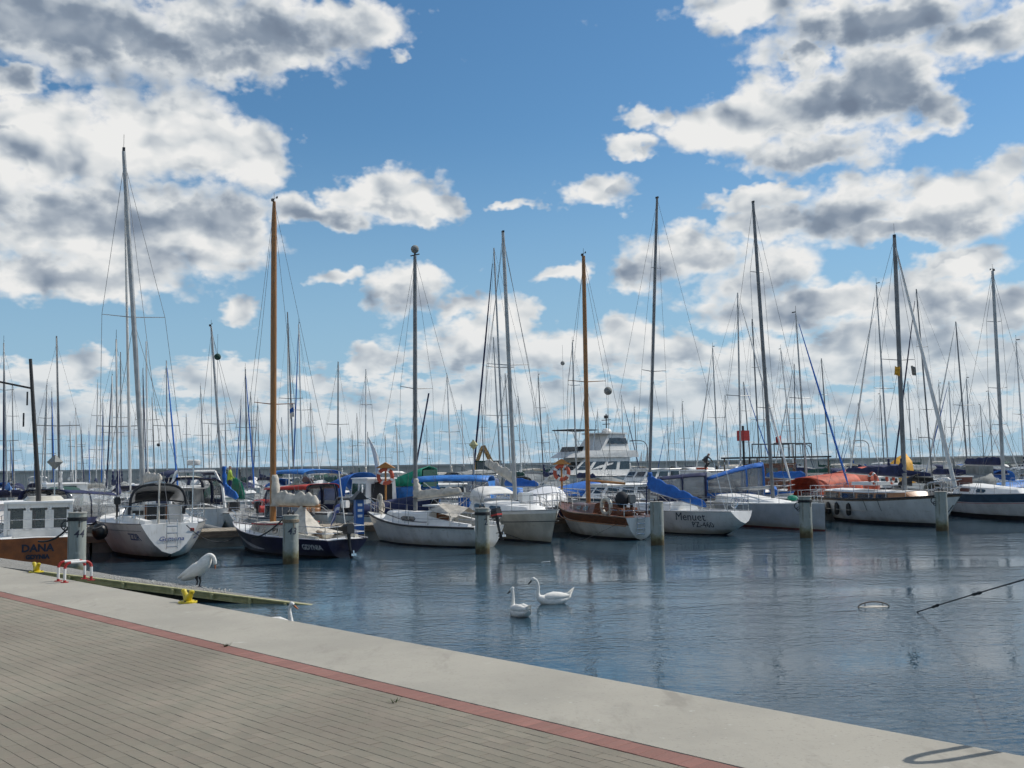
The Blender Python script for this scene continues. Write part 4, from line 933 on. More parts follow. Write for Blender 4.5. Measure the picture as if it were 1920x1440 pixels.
# ---- 4: small white sloop with dark rubbing strake
c_, hd = place(918, 1026, 690, 6.9, True)
r = empty('sailing_boat', (c_.x, c_.y, 0), hd, 'small white sloop with dark rubbing strake, wooden hatch boards and grey mast', 'sailing boat', GB)
h = Hull(6.9, 2.35, 1.20, .80, .78, tw=.7, rake=.75, trake=.1, zk=(-.1, -.5, -.3))
h.build(r, ['white', 'white', 'antifoul'], boot=.05, cockpit=(.06, .36), ck_d=.35, ck_w=.55)
h.rail(r, 'dark', .038, 'rubbing_strake', dz=-.05, out=.01)
cb = Cabin(h, .36, .76, 1.65, .95, .56, .36, tumble=.86); cb.build(r, 'deck'); cb.window(r, .28, .62, .3, .75, m='glass')
xc = h.pt(.36, .6).x; co = MB(); co.box((xc-.03, 0, 1.12), (.05, .62, .62)); co_ = co.build('hatch_boards', 'ply', r)
for k in range(3): MB().box((xc-.06, 0, 1.0+.12*k+.05), (.02, .5, .03)).build('board_slot', 'canvas', co_)
MB().box((xc+.4, 0, 1.5), (.75, .66, .06)).build('sliding_hatch', 'deck', r)
for sd_ in (-1, 1): recalc(MB().loft([[(x, sd_*.66, .78), (x, sd_*.7, .78+hh), (x, sd_*.86, .78+hh), (x, sd_*.92, .78)] for x, hh in ((-3.2, .10), (-1.9, .2), (xc, .34))]).build('cockpit_coaming', 'deck', r))
for k in range(4): MB().box((-2.6, -.3+.2*k, .62), (1.3, .12, .03)).build('seat_slat', 'oldwood', r)
rails(h, r, n=5, ht=.5, push=.10)
outboard(r, -3.6, -.12, 1.0, 'black', 12, acc='red')
b, t_, _ = mast_at(r, h, 768, 778, 480, 1.25, .58)
rig(h, r, b, t_, 'alud', .085, ((.475, .88),), gear=None, wr=.008)
MB().ball(t_+Vector((0, 0, .28)), (.17, .17, .17), 12).build('masthead_horn', 'greyc', r, smooth=True); MB().box(t_+Vector((0, 0, .04)), (.5, .04, .04)).box(t_+Vector((0, 0, .1)), (.06, .06, .14)).build('masthead_gear', 'dark', r)
sailcover(r, b+Vector((-.15, 0, .48)), b+Vector((-2.55, 0, .72)), 'canvas', .34, .26, .17, .12, 21, .06)
mast_collar(r, b+Vector((-.05, 0, .55)), 'canvas', .75, .14, 'bunched_sail', 5)
recalc(MB().loft([[(-1.0, -.75, 1.35), (-1.0, 0, 1.6), (-1.0, .75, 1.35)], [(-2.4, -.7, 1.1), (-2.4, 0, 1.45), (-2.4, .7, 1.1)]], cap=False, close=False).build('cockpit_awning', 'canvas', r))
q1 = b+(t_-b)*.46; MB().tube([q1+Vector((0, -.75, 0)), b+(t_-b)*.16+Vector((0, 0, 0))], .035, 6).build('lowered_pole', 'navy', r)
for k in range(5): MB().torus((2.75-.03*k, -.15+.05*k, 1.35+.10*k), .24-.02*k, .05, 'x', 12, 5, tilt=.5+k*.2).build('rope_coil', 'canvas', r, smooth=True)
# ---- 5: large white sloop, bow towards us
c_, hd = place_bow(1046, 1021, 886, 9.6, True)
r = empty('sailing_yacht', (c_.x, c_.y, 0), hd, 'large white sloop with its bow nearest, beside the wooden boat, cream sail on boom', 'sailing yacht', GB)
h = Hull(9.6, 3.15, 1.30, 1.12, 1.05, tw=.7, rake=.65, trake=.1)
h.build(r, ['cream', 'deck', 'antifoul'], stripe=.12, boot=.06)
h.rail(r, 'alu', .02); h.rail(r, 'dark', .014, 'cove_line', dz=-.42, out=-.02)
cb = Cabin(h, .25, .78, 2.1, 1.0, .50, .22); cb.build(r, 'deck'); cb.window(r, .1, .3); cb.window(r, .4, .6)
sd = near(r)
for sd in (1, -1):
    rg = []
    for k in range(14):
        a = 2*math.pi*k/14; rg.append(h.pt(.62+.055*math.copysign(abs(math.cos(a))**.6, math.cos(a)), .80+.11*math.copysign(abs(math.sin(a))**.7, math.sin(a)), sd, .012))
    MB().add(rg, [tuple(range(14))]).build('hull_window', 'greyc', r)
rails(h, r, n=7, push=.1)
MB().box((1.9, 0, 1.5), (.5, .5, .08)).build('fore_hatch', 'vinyl', r); MB().ball((4.2, .25, 1.35), (.1, .1, .1), 8).build('deck_light', 'black', r)
b, t_, _ = mast_at(r, h, 965, 943, 436, 1.55, .56)
rig(h, r, b, t_, 'alu', .085, ((.50, .95),), gear='plain', wr=.009)
sailcover(r, b+Vector((-.2, 0, .75)), b+Vector((-3.4, 0, 1.5)), 'canvas', .42, .3, .2, .14, 31, .07)
arch_cover(r, -2.4, -1.0, 1.9, 1.5, .6, .3, 'whitec', 'spray_hood')
MB().box((.4, .55, 1.68), (.5, .5, .35)).build('deck_box', 'deck', r)
# ---- 6: wooden boat
c_, hd = place(1206, 1013, 1052, 7.8, True)
r = empty('wooden_boat', (c_.x, c_.y, 0), hd, 'varnished brown wooden sloop over a white hull with a tyre-like ring on deck', 'sailing boat', GB)
h = Hull(7.8, 2.7, 1.30, .98, .90, tw=.55, rake=1.0, trake=.15, zk=(.0, -.5, -.3), es=2.0)
h.build(r, ['white', 'mahog', 'antifoul'], stripe=.32, boot=.08, cockpit=(.08, .34), ck_d=.3, deck='mahog')
h.rail(r, 'oldwood', .03, 'cap_rail', dz=.0); h.rail(r, 'tan', .022, 'wood_strake', dz=-.33, out=.01)
cb = Cabin(h, .35, .74, 1.7, 1.0, .50, .26); cb.build(r, 'mahog'); cb.window(r, .2, .38, m='glass', frame='ply'); cb.window(r, .5, .68, m='glass', frame='ply')
rails(h, r, n=5, ht=.5, push=.12); ladder(r, -3.98, .1, .2, 1.0, .34, .1, 4)
b, t_, _ = mast_at(r, h, 1087, 1094, 480, 1.2, .62)
rig(h, r, b-Vector((0, 0, .2)), t_, 'wood', .10, ((.50, .92),), gear='vane', wr=.008, sp_m='wood')
MB().tube([b+Vector((-.2, 0, 1.1)), b+Vector((-3.4, 0, 1.0))], .05, 8).build('boom', 'ocr', r)
x_, y_, z_ = -1.9, near(r)*.75, 1.45
MB().torus((-2.0, near(r)*.62, 1.28), .31, .085, 'y', 22, 9, tilt=.15).build('life_ring', 'cream', r, smooth=2)
outboard(r, -2.3, -near(r)*.3, 1.35, 'greyc', 0)
MB().ball((-2.2, 0, 1.55), (.33, .28, .34), 12).build('covered_gear', 'blackc', r, smooth=True)
fender(r, h.pt(.86, .75, near(r), .14), 'navy', .10, .55)
mb = MB(); rr = random.Random(2)
for k in range(16): x = rr.uniform(-3.7, -1.6); mb.box((x, rr.uniform(-.8, .8), 1.0+rr.uniform(0, .22)), (rr.uniform(.1, .7), rr.uniform(.04, .2), rr.uniform(.04, .12)), rr.uniform(0, 3))
mb.build('cockpit_gear', 'mahog', r)['kind'] = 'stuff'
MB().tube([(-3.3, -.5, .95), (-3.4, -.5, 2.1)], .03, 6).build('flag_staff', 'navy', r)
# ---- 7: white sloop lettered Menuet
c_, hd = place(1392, 1005, 1122, 9.6, True)
r = empty('sailing_yacht', (c_.x, c_.y, 0), hd, 'white sloop lettered Menuet PZ 460 with overhanging stern and blue sail cover', 'sailing yacht', GB)
h = Hull(9.6, 2.6, 1.15, .95, 1.0, tw=.46, rake=1.0, trake=-.40, zk=(.52, -.5, -.3), es=1.8)
h.build(r, ['white', 'white', 'antifoul'], boot=.04, cockpit=(.10, .34), ck_d=.35)
h.rail(r, 'alu', .018)
cb = Cabin(h, .36, .74, 1.75, .9, .42, .24); cb.build(r, 'deck'); cb.window(r, .2, .45)
rails(h, r, n=6, ht=.55, push=.14)
sd = near(r); h.text(r, 'Menuet', .48, .215, .74, sd, 'text', bold=0, shear=.35); h.text(r, 'PZ-460', .32, .165, .42, sd, 'text', bold=0, shear=.15)
MB().torus((-4.7, .3, 1.35), .2, .02, 'x', 12, 5).build('horseshoe_bracket', 'steel', r)
for s_ in (-1, 1): MB().tube([(-4.2, s_*.3, 1.0), (-3.6, s_*.3, 3.0)], .012, 5).build('davit_pole', 'steel', r)
b, t_, _ = mast_at(r, h, 1228, 1232, 372, 1.35, .60)
rig(h, r, b, t_, 'alud', .07, ((.42, .72),), gear='plain', wr=.008)
e_ = b+(t_-b)*.765
for s_ in (-1, 1): MB().tube([e_, e_+Vector((-.05, s_*.3, 0))], .012, 4).build('upper_spreader', 'alud', r)
bl = local(r.location, hd, atY(1322, 952, 43.2)); bl = Vector((bl.x, bl.y*.5, bl.z))
sailcover(r, b+Vector((-.1, 0, .45)), bl, 'blue', .70, .26, .24, .15, 41, .05, n=18)
mast_collar(r, b+Vector((-.1, 0, .5)), 'blue', .75, .15, 'mast_boot_cover', 6)
# ---- 8: long grey-white racing hull, plumb bow at right
c_, hd = place_bow(1549, 996, 1338, 9.6, True)
r = empty('sailing_yacht', (c_.x, c_.y, 0), hd, 'long grey-white sloop with plumb bow, sail number POL 714 on the cabin side', 'sailing yacht', GB)
h = Hull(9.6, 2.9, 1.20, 1.10, 1.0, tw=.8, rake=.06, trake=-.1, eb=1.8, p=1.8)
h.build(r, ['grey_hull', 'wpaint', 'antired'], stripe=.04, boot=.06)
cb = Cabin(h, .22, .66, 2.2, 1.1, .42, .12, tumble=.88); cb.build(r, 'deck')
for sd in (1, -1):
    vs, fs = text_mesh('POL 714', .30, .004, .25)
    MB().add([cb.side(.48+(-sd)*v[0]/(9.6*.44), .48+v[1]/.36, sd, .012) for v in vs], fs).build('sail_number', 'btext', r)
rails(h, r, n=6, ht=.55, push=.1)
b, t_, _ = mast_at(r, h, 1449, 1412, 380, 1.3, None, (.45, .72))
rig(h, r, b, t_, 'alud', .085, ((.30, .45), (.76, .35)), gear='plain', wr=.009, front=False)
MB().tube([b+Vector((-.2, 0, .5)), b+Vector((-3.9, .4, .35))], .075, 8).build('boom', 'alu', r, smooth=True)
MB().ball((2.1, .2, 1.33), (.3, .22, .14), 8).build('green_bag', 'green', r, smooth=True)
MB().box((3.9, 0, 1.24), (.5, .4, .06)).build('fore_hatch', 'greyc', r)
# ---- 9: white hull with brown coachroof and fenders
c_, hd = place_bow(1806, 990, 1548, 10.5, True)
r = empty('sailing_yacht', (c_.x, c_.y, 0), hd, 'white yacht with brown coachroof sides, row of black fenders and thick white furled headsail', 'sailing yacht', GB)
h = Hull(10.5, 3.2, 1.45, 1.12, 1.10, tw=.6, rake=1.35, trake=.1)
h.build(r, ['white', 'oldwood', 'antifoul'], stripe=.10, boot=.12)
h.rail(r, 'dark', .03, 'cap_rail'); sd = near(r)
cb = Cabin(h, .16, .72, 2.3, 1.3, .46, .34, tumble=.94); cb.build(r, 'tan'); 
for u0, u1 in ((.04, .2), (.24, .42), (.46, .64), (.68, .80)): cb.window(r, u0, u1, .22, .8, 'glass', frame='oldwood')
rings = []
for u in [i/8 for i in range(9)]: x, z, w, hh = cb.sec(u); rings.append([(x, -w*.97, z+hh*.9), (x, -w*.8, z+hh*1.0), (x, 0, z+hh*1.1), (x, w*.8, z+hh*1.0), (x, w*.97, z+hh*.9)])
thicken(MB().loft(rings, cap=False, close=False).build('cabin_top', 'deck', r), .03)
rails(h, r, n=7, push=.1)
for s_ in (1, -1):
    for t in (.13, .235, .32, .42): 
        if s_ == sd: fender(r, h.pt(t, .62, s_, .13), 'black', .12, .62)
MB().tube([h.pt(t, .60, sd, .27) for t in (.03, .2, .42, .6)], .012, 4).build('fender_line', 'canvas', r)
for t in (.53, .62): MB().tube([h.pt(t, 1.25, sd, .03), h.pt(t+.01, .6, sd, .06)], .012, 4).build('hanging_line', 'drope', r)
b, t_, _ = mast_at(r, h, 1697, 1677, 446, 1.45, None, (.4, .75))
rig(h, r, b, t_, 'alud', .105, ((.515, .95),), gear='antenna', wr=.01)
bw_ = local(r.location, hd, atY(1812, 905, h and 46.2)); 
MB().tube([t_-Vector((0, 0, .3)), t_+(Vector((h.L/2-.35, 0, 1.7))-t_)*.5, Vector((h.L/2-.35, 0, 1.7))], [.035, .085, .095], 8).build('furled_headsail', 'whitec', r, smooth=True)
sailcover(r, b+Vector((-.15, 0, .75)), b+Vector((-4.6, 0, .95)), 'navy', .55, .20, .20, .12, 51, .03)
mast_collar(r, b+Vector((-.05, 0, .75)), 'navy', .85, .17, 'mast_boot_cover', 7)
for k, yy in enumerate((-.6,)): flag(r, b+(t_-b)*.49+Vector((-.0, near(r)*.3, 0)), .42, .42, 'yellowc', seed=2)
flag(r, b+(t_-b)*.49+Vector((.3, -near(r)*.4, 0)), .3, .42, 'greyc', seed=6)
MB().ball((4.4, 0, 2.05), .14, 10).build('anchor_light', 'wpaint', r, smooth=True)
MB().box((-1.0, 0, 1.85), (1.6, 1.3, .16)).build('deck_box', 'deck', r)
for s_ in (-1, 1):
    lb = empty_part('lifebuoy_bracket', r, (-.3, s_*.5, 2.1)); MB().torus((0, 0, 0), .26, .07, 'y', 16, 6, mis=[0, 0, 1, 0]).build('lifebuoy', ['lifebuoy', 'wpaint'], lb, smooth=2)
# ---- 10: white and slate boat at the right edge
c_, hd = place_bow(1985, 980, 1786, 9.6, True)
r = empty('sailing_yacht', (c_.x, c_.y, 0), hd, 'white yacht with broad slate-blue band on the hull at the right edge', 'sailing yacht', GB)
h = Hull(9.6, 3.0, 1.35, 1.18, 1.15, tw=.7, rake=.9, trake=.1)
h.build(r, ['white', 'slate', 'antifoul'], stripe=.40, boot=.20); h.rail(r, 'alu', .02); h.rail(r, 'redc', .012, 'red_line', dz=-.44, out=.0)
cb = Cabin(h, .22, .74, 2.1, 1.1, .55, .3); cb.build(r, 'deck'); cb.window(r, .12, .3, m='brown'); cb.window(r, .4, .55, m='glass')
MB().box((-2.6, near(r)*.5, 1.65), (.5, .85, .75)).build('companionway', 'brown', r); MB().box((-2.6, near(r)*.5, 2.05), (.6, .95, .06)).build('hatch_top', 'deck', r)
rails(h, r, n=7)
b, t_, _ = mast_at(r, h, 1882, 1861, 508, 1.6, None, (.4, .75))
rig(h, r, b, t_, 'alu', .085, ((.28, .4), (.45, .5), (.76, .4)), gear='vane', wr=.009)
sailcover(r, b+Vector((-.15, 0, 1.05)), b+Vector((-3.6, 0, 1.1)), 'navy', .42, .30, .16, .12, 61, .03)
# ------------------------------------------------------------------ second row and beyond: motor boats and covered boats
HD = math.atan2(nrm.y, nrm.x)      # heading of a boat lying bow away from the quay
def windscreen(parent, x, w, z, h_, rake=.5, d=.9, m='glass'):
    mb = MB(); rg = []
    P0 = [(x-d, -w/2, z), (x-.1, -w/2*.9, z), (x+.15, 0, z), (x-.1, w/2*.9, z), (x-d, w/2, z)]
    P1 = [(p[0]-rake*h_, p[1]*.88, z+h_) for p in P0]
    o = thicken(MB().loft([P0, P1], cap=False, close=False).build('windscreen', m, parent), .015)
    mb = MB(); mb.tube(P1, .022, 5)
    for a, b in zip(P0, P1): mb.tube([a, b], .018, 5)
    mb.build('windscreen_frame', 'steel', parent)
def house(parent, x0, x1, w, z, h_, m='deck', rake=.25, n=3, roof=None, glass='glass', tum=.9, v0=.45, v1=.85, aft=True):
    """wheelhouse or saloon with raked front, real window panes"""
    xt = x1-rake*h_; mb = MB()
    lo = [(x0, -w/2, z), (x1, -w/2*.86, z), (x1+.12, 0, z), (x1, w/2*.86, z), (x0, w/2, z)]
    hi = [(x0+.05, -w/2*tum, z+h_), (xt, -w/2*tum*.86, z+h_), (xt+.1, 0, z+h_), (xt, w/2*tum*.86, z+h_), (x0+.05, w/2*tum, z+h_)]
    o = recalc(MB().loft([lo, hi]).build('wheelhouse', m, parent))
    def sp(u, v, sd, out=.012):
        a = Vector(lo[0 if sd < 0 else 4]).lerp(Vector(lo[1 if sd < 0 else 3]), u); b = Vector(hi[0 if sd < 0 else 4]).lerp(Vector(hi[1 if sd < 0 else 3]), u); p = a.lerp(b, v); return p + Vector((0, sd*out, 0))
    for sd in (-1, 1):
        for k in range(n):
            u0, u1 = (k+.12)/n, (k+.88)/n
            recalc(MB().loft([[sp(u0, v0, sd, c), sp(u1, v0, sd, c), sp(u1, v1, sd, c), sp(u0, v1, sd, c)] for c in (-.005, .015)]).build('window', glass, o))
    for sd in (-1, 1):     # front panes
        def fp(u, v, c):
            a = Vector(lo[1 if sd < 0 else 3]).lerp(Vector(lo[2]), u); b = Vector(hi[1 if sd < 0 else 3]).lerp(Vector(hi[2]), u); return a.lerp(b, v) + Vector((c, 0, 0))
        recalc(MB().loft([[fp(.12, v0, c), fp(.9, v0, c), fp(.9, v1, c), fp(.12, v1, c)] for c in (-.005, .018)]).build('window', glass, o))
    if aft: MB().box((x0-.005, 0, z+h_*.5), (.05, w*.42, h_*.8)).build('door', glass, o)
    rf = recalc(MB().loft([[(p[0]+(.12 if p[0] > x0+.2 else -.15), p[1]*1.08, p[2]+.01) for p in hi], [(p[0]+(.08 if p[0] > x0+.2 else -.12), p[1]*1.02, p[2]+.08) for p in hi]]).build('roof', roof or m, o))
    return o
def bimini(parent, x0, x1, w, z, h_, m, sag=.12):
    rg = []
    for i in range(7):
        u = i/6; x = lerp(x0, x1, u); rg.append([(x, w/2*math.cos(math.pi*j/8)*abs(math.cos(math.pi*j/8)+1e-6)**-.4, z+h_-.22+ .26*math.sin(math.pi*j/8) - sag*abs(2*u-1)**2*.5) for j in range(9)])
    o = thicken(MB().loft(rg, cap=False, close=False).build('canopy', m, parent, smooth=2), .03)
    mb = MB()
    for sd in (-1, 1):
        for xa, xb in ((x0, (x0+x1)/2-.2), (x1, (x0+x1)/2+.1), ((x0+x1)/2, (x0+x1)/2)): mb.tube([(xb, sd*w/2*.98, z), (xa, sd*w/2*.98, z+h_-.24)], .018, 5)
    mb.build('canopy_frame', 'steel', parent); return o
def cruiser(px, Y, rel, L, B, fb, label, hull='white', stripe='navy_hull', st=.1, name='motorboat', cat='motorboat', group='motorboats in the back rows', cockpit=True):
    hd = HD+R(rel); p = atY(px, 900, Y)
    r = empty(name, (p.x, p.y, 0), hd, label, cat, group); SPOTS.append((p.x, p.y, L, hd))
    h = Hull(L, B, fb*1.25, fb, fb*.95, tw=.88, rake=.9, trake=.1, zk=(-.25, -.4, -.2), es=4, eb=1.3, p=2.6)
    h.build(r, [hull, stripe, 'antifoul'], stripe=st, boot=.08, cockpit=(.06, .42) if cockpit else None, ck_d=.4, ck_w=.72, n=14)
    h.rail(r, 'steel', .02, 'rub_rail', dz=-.04); return r, h
def bowrail(h, r, t0=.55, ht=.45):
    mb = MB()
    for sd in (1, -1):
        pts = [h.pt(lerp(t0, .99, i/6), h.zs(lerp(t0, .99, i/6)), sd, -.06)+Vector((0, 0, ht*min(1, i/1.2+.0))) for i in range(7)]
        mb.tube(pts, .016, 5)
        for i in range(1, 7): mb.tube([pts[i], pts[i]-Vector((0, 0, ht*min(1, i/1.2)))], .012, 4)
    mb.build('bow_rail', 'steel', r)
# navy bimini boat behind DANA, bow to the right
r, h = cruiser(166, 41.5, -38, 6.6, 2.5, 1.05, 'white motorboat with dark navy canopy and clear side windows behind pile 44')
canopy(r, -2.6, .6, 2.3, 1.0, 1.36, 1.15, 'navy', bars=(.45,))
windscreen(r, 1.1, 2.1, 1.05, .6); bowrail(h, r); outboard(r, -3.5, .2, 1.15); Cabin(h, .6, .88, 1.5, .6, .25, .12).build(r, 'deck')
MB().box((-2.64, 0, 1.15), (.03, 1.9, .35)).build('canopy_flap', 'navy', r); MB().box((-.6, .4, 1.2), (.5, .5, .7)).box((-1.8, 0, 1.1), (.5, 1.6, .35)).build('seat', 'whitec', r)
# cruiser with radar arch
r, h = cruiser(335, 52, 6, 9.5, 3.1, 1.25, 'white cruiser with blue canopy, dome radar and stern arch behind the ladder sloop', stripe='deck')
house(r, -.8, 2.6, 2.3, 1.2, .85, n=3); bimini(r, -3.8, -.2, 2.4, 1.25, 1.75, 'navy'); bowrail(h, r)
canopy(r, -4.2, -.6, 2.5, 1.35, 1.25, 1.3, 'navy', name='side_curtain')
mb = MB()
for sd in (-1, 1): mb.tube([(-4.5, sd*1.25, 1.2), (-4.2, sd*1.2, 2.2), (-3.9, sd*.9, 2.95)], .07, 8)
mb.tube([(-3.9, -.9, 2.95), (-3.9, .9, 2.95)], .07, 8); mb.build('radar_arch', 'wpaint', r, smooth=True)
MB().tube([(-3.9, .1, 2.95), (-3.9, .1, 3.25)], .05, 8).tube([(-3.9, .1, 3.25), (-3.9, .1, 3.3), (-3.9, .1, 3.48), (-3.9, .1, 3.52)], [.28, .32, .32, .24], 18).build('radar_dome', 'wpaint', r, smooth=True)
# white sloop behind, blue sail over boom
c_, hd = place(462, 1000, 395, 7.6, True)
r = empty('sailing_boat', (c_.x, c_.y, 0), hd, 'white sloop with royal-blue draped sail cover and grey dinghy between two nearer sloops', 'sailing boat')
h = Hull(7.6, 2.7, 1.05, .9, .95, tw=.6, rake=.8, trake=-.2, zk=(.15, -.5, -.3), es=2); h.build(r, ['white', 'white', 'antifoul'], boot=.08, cockpit=(.05, .33)); h.rail(r, 'dark', .02)
cb = Cabin(h, .34, .76, 1.8, .9, .45, .25); cb.build(r, 'deck'); cb.window(r, .2, .4); rails(h, r, n=5, ht=.55, push=.12); outboard(r, -4.1, -.4, 1.1)
x0 = h.pt(.34, 1).x; MB().box((x0-.04, 0, 1.2), (.05, .6, .5)).build('companionway', 'dark', r); ladder(r, -3.95, .1, .2, 1.0, .3)
b, t_, _ = mast_at(r, h, 406, 396, 612, 1.2, .6); rig(h, r, b, t_, 'alu', .065, ((.45, .9),), gear='vane', wr=.009)
sailcover(r, b+Vector((-.1, 0, .6)), b+Vector((-2.7, 0, .35)), 'blue', .6, .3, .2, .14, 71, .04); mast_collar(r, b+Vector((0, 0, .6)), 'blue', 1.4, .12)
for sd in (1, -1): fender(r, h.pt(.6, .5, sd, .1), 'navy', .1, .55)
# grey inflatable on the pontoon side
c_, hd = place(430, 1016, 372, 2.9, True); r = empty('inflatable_dinghy', (c_.x, c_.y, 0), hd, 'grey inflatable dinghy floating by the pontoon beside the dark blue sloop', 'dinghy')
mb = MB(); mb.tube([(-1.4, -.55, .28), (.6, -.55, .3), (1.2, -.3, .42), (1.4, 0, .5), (1.2, .3, .42), (.6, .55, .3), (-1.4, .55, .28)], [.16, .22, .22, .22, .22, .22, .16], 12); mb.build('tube', 'rib', r, smooth=True)
MB().box((-.2, 0, .2), (2.3, .9, .06)).build('floor', 'dark', r); MB().box((-1.3, 0, .35), (.06, .8, .4)).build('transom', 'rib', r); MB().box((-.1, 0, .42), (.22, 1.0, .04)).build('thwart', 'oldwood', r)
# red and blue canopy boats
r, h = cruiser(548, 50, 35, 6.5, 2.5, 1.0, 'white motorboat with red canopy roof and dark side windows behind the wooden mast')
canopy(r, -1.9, .8, 2.3, 1.0, 1.25, 1.05, 'navy', bars=(.33, .66), flat=.3)
arch_cover(r, -2.0, .85, 2.36, 2.02, .26, .08, 'redc', 'canopy_roof', flat=.5); bowrail(h, r); outboard(r, -3.5, .3, 1.1, 'wpaint'); MB().ball((1.9, 0, 1.35), (.9, .3, .18), 10).build('rolled_cover', 'redc', r, smooth=True)
r, h = cruiser(538, 47.0, 190, 5.4, 2.2, .85, 'white open boat with red rolled cover and white outboards, before the red canopy')
windscreen(r, .6, 1.9, .85, .5); MB().tube([(-1.4, -.8, 1.15), (-1.4, .8, 1.15)], .17, 10).build('rolled_cover', 'red', r, smooth=True); outboard(r, -2.9, .3, .95, 'wpaint'); outboard(r, -2.9, -.3, .95, 'wpaint'); bowrail(h, r)
r, h = cruiser(560, 61, 20, 7, 2.6, 1.2, 'white boat with domed bright blue canopy behind the red canopy boat'); bimini(r, -2.6, 1.2, 2.6, 1.2, 1.75, 'bluebright'); house(r, .6, 2.4, 1.9, 1.2, .7, n=2); bowrail(h, r)
# boat with chrome windscreen, blue cover, lifebuoy
r, h = cruiser(636, 49, 75, 6.3, 2.4, .8, 'open boat with chrome-framed windscreen hoop and blue cockpit cover left of the blue pedestal', stripe='blue')
windscreen(r, .2, 2.0, .85, .75, rake=.3); arch_cover(r, -2.8, -.6, 2.0, .82, .25, .35, 'blue', 'cockpit_cover'); arch_cover(r, 0.9, 2.6, 1.7, .9, .4, .1, 'tan', 'seat_cover')
mb = MB(); mb.tube([(-.9, -1.05, .85), (-1.1, -1.0, 2.0), (-1.1, -.8, 2.15), (-1.1, .8, 2.15), (-1.1, 1.0, 2.0), (-.9, 1.05, .85)], .035, 8); mb.build('roll_hoop', 'wpaint', r, smooth=True); bowrail(h, r)
r, h = cruiser(652, 60, 20, 7.5, 2.7, 1.0, 'boat under sagging royal blue tarpaulin left of the small white wheelhouse'); arch_cover(r, -1.6, 1.4, 2.6, 1.0, 1.75, 1.1, 'blue', 'tarpaulin', flat=.7)
r, h = cruiser(699, 54, 6, 7, 2.5, 1.0, 'white wheelhouse boat with dark open door between blue tarpaulin and orange lifebuoy'); house(r, -1.2, 1.4, 1.75, .95, 1.45, n=2, rake=.1); bowrail(h, r)
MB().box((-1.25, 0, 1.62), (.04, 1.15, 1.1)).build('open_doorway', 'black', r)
# green and blue tent boat
r, h = cruiser(760, 55, 42, 7.2, 2.6, 1.1, 'boat under a tall green and blue tent cover right of the orange lifebuoy')
arch_cover(r, -1.5, .5, 1.9, 2.0, 1.05, .35, 'green', 'green_cover', flat=.45, n=3, k=2); arch_cover(r, -1.5, .9, 2.3, 1.1, 1.0, .75, 'bluebright', 'blue_cover', flat=.35, n=3, k=3)
MB().box((-1.5, 0, 2.4), (.05, 1.5, .9)).build('tent_end', 'dkgreen', r); bowrail(h, r)
r, h = cruiser(728, 48.3, 70, 6.5, 2.4, .8, 'boat under low dark navy tarpaulin behind the bow of the small white sloop'); arch_cover(r, -2.0, 1.6, 2.2, .85, .85, .35, 'navy', 'tarpaulin', flat=.8)
r, h = cruiser(828, 48.5, 60, 6.6, 2.5, 1.0, 'small boat with bright blue bimini and blue side curtain over its cockpit'); bimini(r, -2.4, 1.2, 2.5, 1.0, 1.55, 'bluebright')
recalc(MB().loft([[(-2.4, -1.2, 2.3), (-2.4, 1.2, 2.3)], [(-2.5, -1.2, 1.1), (-2.6, 1.2, .9)]], cap=False, close=False).build('side_curtain', 'bluebright', r)); windscreen(r, 1.4, 2.0, 1.0, .6); outboard(r, -3.5, 0, 1.1); MB().box((-1.2, .6, 1.3), (.5, .5, .5)).build('fuel_can', 'blue', r)
r, h = cruiser(838, 57.5, 100, 8.6, 2.9, 1.25, 'white cabin cruiser with grey soft top and rounded windscreen left of the purple tarpaulin'); house(r, -.6, 2.2, 2.3, 1.2, .8, n=2, rake=.9, m='wpaint'); canopy(r, -3.0, -.4, 2.4, 1.3, 1.45, 1.35, 'greyc', name='soft_top', flat=.4); bowrail(h, r)
# tarpaulin stack, tractor and excavator beyond
r, h = cruiser(902, 60, 70, 8, 2.8, 1.0, 'boat under a faded violet and blue tarpaulin below the dark tractor'); arch_cover(r, -1.0, 1.8, 2.5, 1.0, 1.25, 1.0, 'purple', 'tarpaulin', flat=.4, n=4, k=3); arch_cover(r, -2.4, -.9, 2.5, .9, .85, .95, 'bluebright', 'blue_tarpaulin', flat=.6, n=4, k=3)
p = atY(893, 900, 118); r = empty('tractor', (p.x, p.y, .55), HD+R(60), 'dark green tractor with glazed cab working beyond the tarpaulins', 'tractor')
MB().box((1.0, 0, 1.2), (2.6, .9, .9), top=.85).build('bonnet', 'dkgreen', r); cbt = MB().box((-.9, 0, 2.2), (1.5, 1.5, 1.5), top=.9).build('cab', 'glass', r); MB().box((-.9, 0, 3.0), (1.8, 1.8, .14)).build('cab_roof', 'dkgreen', r)
for xx, rr_, yy in ((-1.0, .85, .9), (-1.0, .85, -.9), (1.7, .55, .8), (1.7, .55, -.8)): MB().tube([(xx, yy-.2, rr_), (xx, yy+.2, rr_)], rr_, 18).build('wheel', 'black', r)
for xx in (-1.65, -.15):
    for yy in (-.75, .75): MB().box((xx, yy, 2.2), (.09, .09, 1.5)).build('cab_post', 'dkgreen', r)
MB().box((-1, 0, .45), (60, 3, .1)) if False else None
MB().tube([(1.6, .3, 1.6), (1.6, .3, 2.4)], .05, 8).build('exhaust', 'black', r)
p = atY(920, 900, 125); r = empty('excavator', (p.x, p.y, .55), HD+R(95), 'ochre excavator with folded boom standing behind the masts', 'excavator')
MB().box((0, 0, 1.5), (2.6, 2.2, 1.0)).build('body', 'mach', r); MB().box((0, 1.0, .45), (3.4, .5, .85)).box((0, -1.0, .45), (3.4, .5, .85)).build('tracks', 'black', r)
